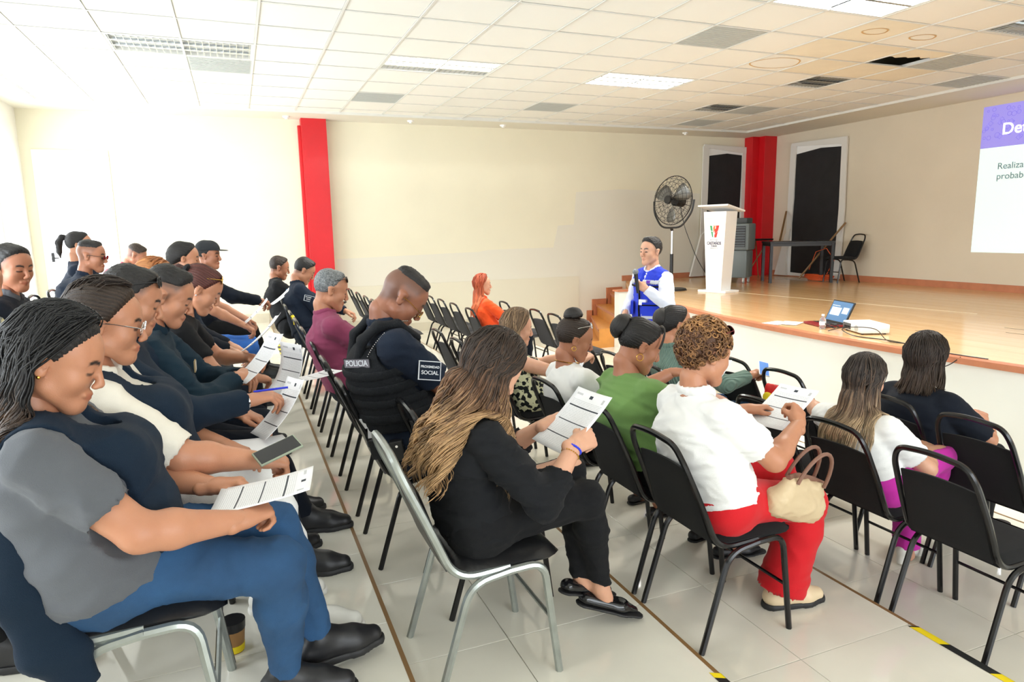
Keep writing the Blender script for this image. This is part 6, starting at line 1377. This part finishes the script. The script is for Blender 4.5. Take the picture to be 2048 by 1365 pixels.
c = person('grey-haired man in maroon shirt with glasses on his head', (L2-0.05, 4.57, FL[2]), 0, (0.56, 4.58, 1.545), hp=18, g=1.22, belly=0.5, skin='mid', vox=0.013, s=1.06, chub=1.06, scalp=0.2, shirt=dict(m=K['maroon'], sleeve=1.9, collar=True, wr=0.012), pants=dict(m=K['navyd']), shoes=('boot', SB, RUB)); hair_short(c, HM['grey'], 0.010, 0.004, fwd=-0.014); glasses(c, M['black'], M['dark_lens'], (-0.02, 0.044), -25, name='sunglasses')
on_head(c, MB().tube([(0.098, -0.024, -0.058), (0.106, -0.01, -0.052), (0.108, 0, -0.051), (0.106, 0.01, -0.052), (0.098, 0.024, -0.058)], 0.005, 6), 'moustache', HM['grey'])
c = person('young officer in navy long sleeves leaning forward by the red column', (L2-0.08, 7.1, FL[2]), 0, (0.635, 7.33, 1.535), hp=32, g=1.15, skin='mid', vox=0.014, s=1.06, scalp=0.5, beard=0.15, shirt=dict(m=K['police'], sleeve=1.9, collar=True), pants=dict(m=K['police']), shoes=('boot', SB, RUB), hands=((0.42, 0.1, 0.75), (0.30, -0.22, 0.62)), poses=('hold', 'relax'), pole=((0.1, 0.75, -0.7), (-0.6, -0.8, 0.1))); hair_short(c, HM['black'], 0.016, 0.003)
patch_on(c, c['SH'][1]+(c['EL'][1]-c['SH'][1])*0.4+A_(0, -0.074, 0.01), A_(1, 0.1, -0.3), A_(0.1, -1, 0.25), 0.10, 0.06, K['police'], wh, [('PROXIMIDAD', 0.013, 0.01), ('SOCIAL', 0.016, -0.01)])
c = person('man in black polo with a shoulder badge beyond the navy officer', (L2-0.20, 7.85, FL[2]), 0, (0.44, 8.2, 1.535), hp=16, g=1.15, skin='tan', vox=0.014, s=1.05, scalp=0.5, shirt=dict(m=K['black'], sleeve=0.65, collar=True), pants=dict(m=K['black']), shoes=('boot', SB, RUB)); hair_short(c, HM['brown'], 0.010, 0.003)
patch_on(c, c['SH'][1]+(c['EL'][1]-c['SH'][1])*0.5+A_(0, -0.074, 0.01), A_(1, 0.1, -0.3), A_(0.1, -1, 0.25), 0.09, 0.07, K['police'], mat('badge_blue_rim', srgb(90, 150, 190), 0.6), [('PROXIMIDAD', 0.012, 0.01), ('SOCIAL', 0.016, -0.01)])
# ---- third row
c = person('curly-haired woman in white polo and red trousers reading a form', (L3+0.0, 2.2, FL[3]), 0.0, (1.756, 2.229, 1.395), hp=12, hy=-4, female=True, g=1.2, belly=0.3, bust=0.5, skin='mid', vox=0.010, s=1.03, chub=1.05, shirt=dict(m=K['white'], sleeve=0.62, extra=0.016, collar=True, hem=-0.06, wr=0.015, ws=12), pants=dict(m=K['red'], inf=0.014, flare=0.055, hem=0.05), shoes=('loafer', SCR, RUB),
    hands=((0.37, 0.22, 0.84), (0.38, -0.09, 0.85)), poses=('hold', 'grip'), hdir=((0.9, -0.3, 0.1), (0.45, 0.5, 0.45)), hnorm=((0, 0.2, 1), (0.3, -0.8, 0.6)), pole=((0.0, 0.75, -0.7), (-0.1, -0.45, -0.9)), feet=((0.62, 0.16, 0.22), (0.36, -0.06, 0.085)), knees=((0.5, -0.15, 1), (0.5, -0.12, 1)))
curls(c, HM['curly'], 520); glasses(c, mat('frame_dark_red', srgb(110, 20, 36), 0.3), M['dark_lens'], (-0.025, 0.066), -26, name='sunglasses')
sheet('printed form held by the woman in red trousers', (2.27, 2.32, 1.085), (0.10, -1, 0.03), (0.72, 0.05, 0.45), 0.008)
def handbag():
    t = empty('handbag', (2.10, 2.02, 0.82), math.radians(8)); tag(t, 'beige handbag with brown handles on the lap of the red trousers woman', 'bag')
    F = Field(0.009); F.cone((-0.12, 0, -0.06), (0.12, 0, -0.075), 0.055, 0.06, 0.04, (0, 0, 1), 1.25).cone((-0.09, 0, 0.03), (0.09, 0, 0.02), 0.03, 0.032, 0.05); v, f = F.mesh(); v = wrinkle(v, f, 0.008, 14, 4); to_obj('bag_body', v, f, mat('bag_beige', srgb(206, 184, 148), 0.55, bump=0.1, bscale=90), t)
    br = mat('bag_brown', srgb(128, 92, 76), 0.45)
    for y in (-0.03, 0.03): MB().tube([Vector((0.09*math.cos(a), y, 0.04+0.15*math.sin(a))) for a in np.linspace(0, math.pi, 15)], 0.008, 8).build('handle', br, t, True)
    MB().tube([(-0.12, 0.0, 0.05), (-0.05, 0.01, 0.062), (0.05, 0.01, 0.055), (0.12, 0, 0.045)], 0.012, 6).build('opening_trim', br, t, True)
    t.rotation_euler = (0.25, 0.30, 0.15)
handbag()
c = person('woman in green top with a low bun and hoop earrings', (L3+0.02, 2.72, FL[3]), 0.0, (1.78, 2.752, 1.352), hp=26, hy=-14, female=True, g=1.36, belly=0.5, bust=0.5, skin='tan', vox=0.011, s=1.04, chub=1.12, shirt=dict(m=K['green'], sleeve=0.7, extra=0.014, hem=-0.05, neck=0.066, wr=0.020, ws=11), pants=dict(m=K['black']), shoes=('flat', SB, RUB),
    hands=((0.36, 0.30, 0.90), (0.38, -0.05, 0.80)), poses=('point', 'hold'), hdir=((0.75, -0.5, 0.15), None))
hair_cap(c, HM['black'], 0.009, fwd=0.006); bun(c, HM['black'], (-0.120, 0.025, 0.045), 0.055); earring(c, -1, M['gold'], True, 0.016); earring(c, 1, M['gold'], True, 0.016); on_head(c, MB().tube([(0.06+0.0*math.cos(a), 0.087*math.sin(a), 0.03+0.09*math.cos(a)) for a in np.linspace(-1.7, 1.7, 21)], 0.005, 6), 'headband', M['black'])
sheet('form read by the woman in green top', (2.24, 2.86, 1.12), (0.2, -1, 0), (0.7, 0.05, 0.5), 0.02)
c = person('woman in white blouse with a high bun and gold necklace', (L3-0.02, 3.28, FL[3]), 0, (1.72, 3.32, 1.305), hp=18, hy=-18, female=True, g=1.0, skin='tan', vox=0.012, s=0.98, shirt=dict(m=K['white'], sleeve=0.75, extra=0.02, neck=0.085, nfwd=0.0, wr=0.012), pants=dict(m=K['black']), shoes=('flat', SB, RUB))
hair_cap(c, HM['brown'], 0.010); bun(c, HM['black'], (-0.055, 0.0, 0.135), 0.048, seed=4); earring(c, -1, M['gold'], True, 0.012); glasses(c, M['chrome'], M['glass'], (-0.03, 0.052), -28)
mb = MB().tube([Vector(c['NB']-c['o0']+c['up']*0.022+c['fwd']*(0.012+0.064*math.cos(a))+c['lat']*0.064*math.sin(a)-c['up']*0.03*math.cos(a)) for a in np.linspace(0, 6.283, 31)[:-1]], 0.003, 5, closed=True); mb.build('necklace', M['gold'], c['body'], True)
c = person('woman with streaked hair in a black floral dress', (L3, 4.22, FL[3]), 0, (1.75, 4.234, 1.245), hp=10, hy=-10, female=True, g=1.08, bust=0.4, skin='light', vox=0.013, s=0.98, shirt=dict(m=K['floral'], sleeve=0.0, hem=-0.1), pants=dict(m=K['floral'], inf=0.02, flare=0.04), shoes=('flat', SB, RUB), hands=((0.42, 0.1, 0.78), (0.42, -0.1, 0.78)))
hair_cap(c, HM['streak'], 0.009); strands(c, HM['streak'], 600, 0.20, 0.006, 0.16, 0.0034, az=(85, 275), lift=0.022, seed=31, seg=12, clump=60)
sheet('form held up by the woman in floral dress', (2.05, 3.95, 1.12), (0.3, -0.95, 0.1), (0.3, 0.1, 0.9), 0.02)
# ---- fourth and front rows
c = person('woman with long ash-blonde ombre hair, white T-shirt and magenta trousers', (L4-0.02, 2.28, FL[4]), 0.0, (2.83, 2.358, 1.15), hp=12, hy=6, female=True, g=1.0, bust=0.3, skin='light', vox=0.010, s=0.96, shirt=dict(m=K['white'], sleeve=0.6, extra=0.02, hem=-0.06, wr=0.008), pants=dict(m=K['magenta'], inf=0.012, flare=0.02), shoes=('heel', SWH, RUBW),
    hands=((0.26, 0.66, 0.78), (0.36, -0.04, 0.66)), poses=('grip', 'relax'), pole=((-0.2, 0.3, -0.8), (0.0, -0.75, -0.7)), feet=((0.40, 0.06, 0.085), (0.50, 0.10, 0.30)), knees=((0.5, 0.1, 1), (0.5, -0.45, 1)), hdir=((0.3, 0.9, 0.3), None))
hair_cap(c, HM['ash'], 0.007); strands(c, HM['ash'], 1100, 0.37, 0.007, 0.25, 0.0026, az=(80, 280), lift=0.018, seed=41, seg=20, vary=0.2, clump=90); bracelet(c, 0, M['gold'], 0.88, 0.030, 0.004)
def bag2():
    t = empty('shopping_bag', (3.16, 3.26, 0.80)); tag(t, 'red and yellow bag hanging over the empty front chair', 'bag')
    F = Field(0.008); F.cone((0, -0.08, 0.03), (0, 0.10, 0.03), 0.022, 0.022, 0.02, (0, 0, 1), 3.0); v, f = F.mesh(); to_obj('bag_body', wrinkle(v, f, 0.004, 20, 3), f, mat('bag_red', srgb(214, 30, 28), 0.4), t)
    MB().sph((-0.022, 0.07, 0.0), 0.05, 12, (0.3, 1, 0.8)).build('yellow_print', mat('bag_yellow', srgb(240, 210, 30), 0.4), t, True)
bag2()
c = person('woman with dark shoulder-length hair in black T-shirt, front row', (L5, 2.5, FL[4]), 0.0, (3.45, 2.497, 1.184), hp=4, female=True, g=1.12, skin='mid', vox=0.011, s=1.0, shirt=dict(m=K['navyd'], sleeve=0.8, extra=0.016), pants=dict(m=K['black']), shoes=('flat', SB, RUB))
hair_cap(c, HM['brown'], 0.008); strands(c, HM['brown'], 900, 0.17, 0.006, 0.2, 0.0030, az=(78, 282), lift=0.022, seed=51, seg=12, vary=0.22, clump=90)
c = person('woman in sage ribbed sweater with a braided dark bun', (L4+0.02, 3.8, FL[4]), 0.0, (2.75, 3.809, 1.262), hp=6, hy=-12, female=True, g=1.08, skin='mid', vox=0.012, s=1.0, hands=((0.36, 0.1, 0.72), (0.32, -0.28, 0.80)), poses=('relax', 'grip'), shirt=dict(m=K['rib'], sleeve=1.8, collar=True, wr=0.004), pants=dict(m=K['jean']), shoes=('flat', SB, RUB)); hair_cap(c, HM['black'], 0.012, back=0.01); bun(c, HM['black'], (-0.115, 0.02, 0.03), 0.06, seed=6)
o = empty('mobile_phone', (3.24, 3.49, 0.955)); tag(o, 'phone with blue screen in the hand left of the white form', 'phone'); o.rotation_euler = (0.3, -0.5, 0.9)
MB().box((-0.07, -0.035, -0.004), (0.07, 0.035, 0.004), bevel=0.002).build('phone_body', M['white_gloss'], o); MB().box((-0.066, -0.031, 0.004), (0.066, 0.031, 0.0046)).build('phone_screen', mat('phone_blue', srgb(70, 120, 190), 0.2, emit=0.4), o)
c = person('red-haired woman in orange blouse sitting upright near the wall', (L4, 7.65, FL[4]), 0.0, (2.75, 7.749, 1.259), hp=2, hy=-10, female=True, g=0.95, bust=0.4, skin='light', vox=0.013, s=1.0, eyes=True, shirt=dict(m=K['orange'], sleeve=1.5, collar=True), pants=dict(m=K['navyd']), shoes=('heel', SB, RUB)); hair_cap(c, HM['copper'], 0.008); strands(c, HM['copper'], 200, 0.34, 0.004, 0.3, 0.0065, az=(90, 270), lift=0.016, seed=61, seg=14)
# ---- the speaker
c = person('speaker in royal blue vest over pale shirt talking into a microphone', (3.50, 5.22, FL[4]), math.radians(188), (3.47, 5.21, 1.70), hp=0, hy=4, stand=True, g=1.06, skin='light', vox=0.010, s=1.0, scalp=0.6, eyes=True, shirt=dict(m=K['paleshirt'], sleeve=1.95, collar=True, wr=0.008, hem=-0.1, vest=dict(m=K['royal'], inf=0.026, hem=-0.1, v=0.030, arm=0.044)), pants=dict(m=K['navyd']), shoes=('boot', SB, RUB),
    hands=((0.25, 0.20, 1.27), (0.20, -0.14, 1.02)), poses=('grip', 'grip'), hdir=((0.35, -0.75, 0.35), (0.5, 0.1, -0.8)), hnorm=((0.8, 0.3, 0.2), (0.6, -0.6, 0.3)), pole=((-0.4, 0.6, -0.8), (-0.5, -0.6, -0.3)))
hair_short(c, HM['black'], 0.024, 0.004, flat=1)
SPK = c

# hand-held microphone, lanyard card and vest trim of the speaker
def spk_w(p): return SPK['loc_w'](p)
W = SPK['WR'][0]; hd = unit(SPK['Rz'] @ A_(0.35, -0.75, 0.35)); pc_ = W+hd*0.085+A_(-0.02, -0.02, 0.0); ax_m = unit(A_(-0.12, 0.05, 1.0))
t = empty('microphone', tuple(pc_)); tag(t, 'black hand-held microphone with grey ball head in the speaker\'s hand', 'microphone')
MB().cyl(Vector(-ax_m*0.07), Vector(ax_m*0.10), 0.013, 0.018, 14).build('handle', M['black'], t, True); MB().sph(Vector(ax_m*0.118), 0.027, 14).build('ball_grille', mat('mic_grille', srgb(140, 146, 150), 0.5, metal=0.6, bump=0.6, bscale=500), t, True)
c = SPK
def on_front(c, t, lat_, w, h, d0, m, name, fld, parent=None, tilt=0.0):
    ctr = c['P']+c['sp']*t-c['fwd']*0.0; dr = unit(c['fwd']*math.cos(lat_)+c['lat']*math.sin(lat_)); r = 0.03
    while float(fld.eval((ctr+dr*r)[None, :].astype(f32))[0]) < 0.0: r += 0.003
    x = np.cross(c['up'], dr); T = Matrix.Translation(ctr+dr*r-c['o0']) @ Matrix(np.stack([x, c['up'], dr], 1).tolist()).to_4x4() @ Matrix.Rotation(tilt, 4, 'Z')
    return MB().box((-w/2, -h/2, -0.012), (w/2, h/2, d0), T, bevel=0.002).build(name, m, parent or c['vest']), T
FV = Field(0.01); c['torso'](FV, 0.035)
band = mat('reflective_band', srgb(196, 200, 208), 0.4); 
for (a0, a1) in ((-1.15, -0.12), (0.12, 1.25)): torso_ring(c, 0.80, 0.005, FV, band, 'reflective_band', c['vest'], 4.2, a0, a1)
for (a0, a1) in ((-1.2, -0.12), (0.12, 1.3)): torso_ring(c, 0.72, 0.005, FV, K['black'], 'trim_band', c['vest'], 2.2, a0, a1)
zz = []
for tt in np.linspace(0.0, 0.78, 12):
    ctr = c['P']+c['sp']*tt; r = 0.05
    while float(FV.eval((ctr+c['fwd']*r)[None, :].astype(f32))[0]) < 0.002: r += 0.003
    zz.append(Vector(ctr+c['fwd']*r-c['o0']))
MB().tube(zz, 0.008, 6).build('zip', K['black'], c['vest'], True)
on_front(c, 0.30, 0.75, 0.15, 0.12, 0.012, K['royal'], 'pocket', FV); on_front(c, 0.375, 0.75, 0.15, 0.012, 0.015, K['black'], 'pocket_trim', FV); on_front(c, 0.16, 0.72, 0.15, 0.04, 0.010, band, 'reflective_patch', FV)
on_front(c, 0.30, -0.75, 0.13, 0.12, 0.012, K['royal'], 'pocket', FV)
pr_ = mat('badge_purple', srgb(110, 60, 190), 0.6); on_front(c, 0.805, 0.62, 0.045, 0.028, 0.010, pr_, 'chest_badge', FV); on_front(c, 0.805, -0.6, 0.07, 0.02, 0.010, pr_, 'chest_badge', FV)
on_front(c, 0.42, 0.30, 0.075, 0.05, 0.016, M['white_paper'], 'name_card', FV)
bracelet(c, 0, M['black'], 0.93, 0.033, 0.007, name='watch'); bracelet(c, 1, M['black'], 0.93, 0.033, 0.007, name='watch')

t = empty('sunglasses', (-0.22, 5.25, FL[1]+0.485)); tag(t, 'black sunglasses left on an empty grey seat of the left row', 'sunglasses'); mb = MB()
for q in (-1, 1): mb.tube([(0.0, 0.034*q+0.027*math.cos(a), 0.02+0.02*math.sin(a)) for a in np.linspace(0, 6.283, 15)[:-1]], 0.003, 5, closed=True).tube([(0, 0.062*q, 0.024), (-0.07, 0.065*q, 0.02), (-0.13, 0.06*q, 0.004)], 0.0025, 5)
mb.box((-0.002, -0.008, 0.022), (0.002, 0.008, 0.027)).build('frame', M['black'], t, True)
for q in (-1, 1): MB().cyl((-0.001, 0.034*q, 0.02), (0.001, 0.034*q, 0.02), 0.019, n=16).build('lens', M['dark_lens'], t, True)
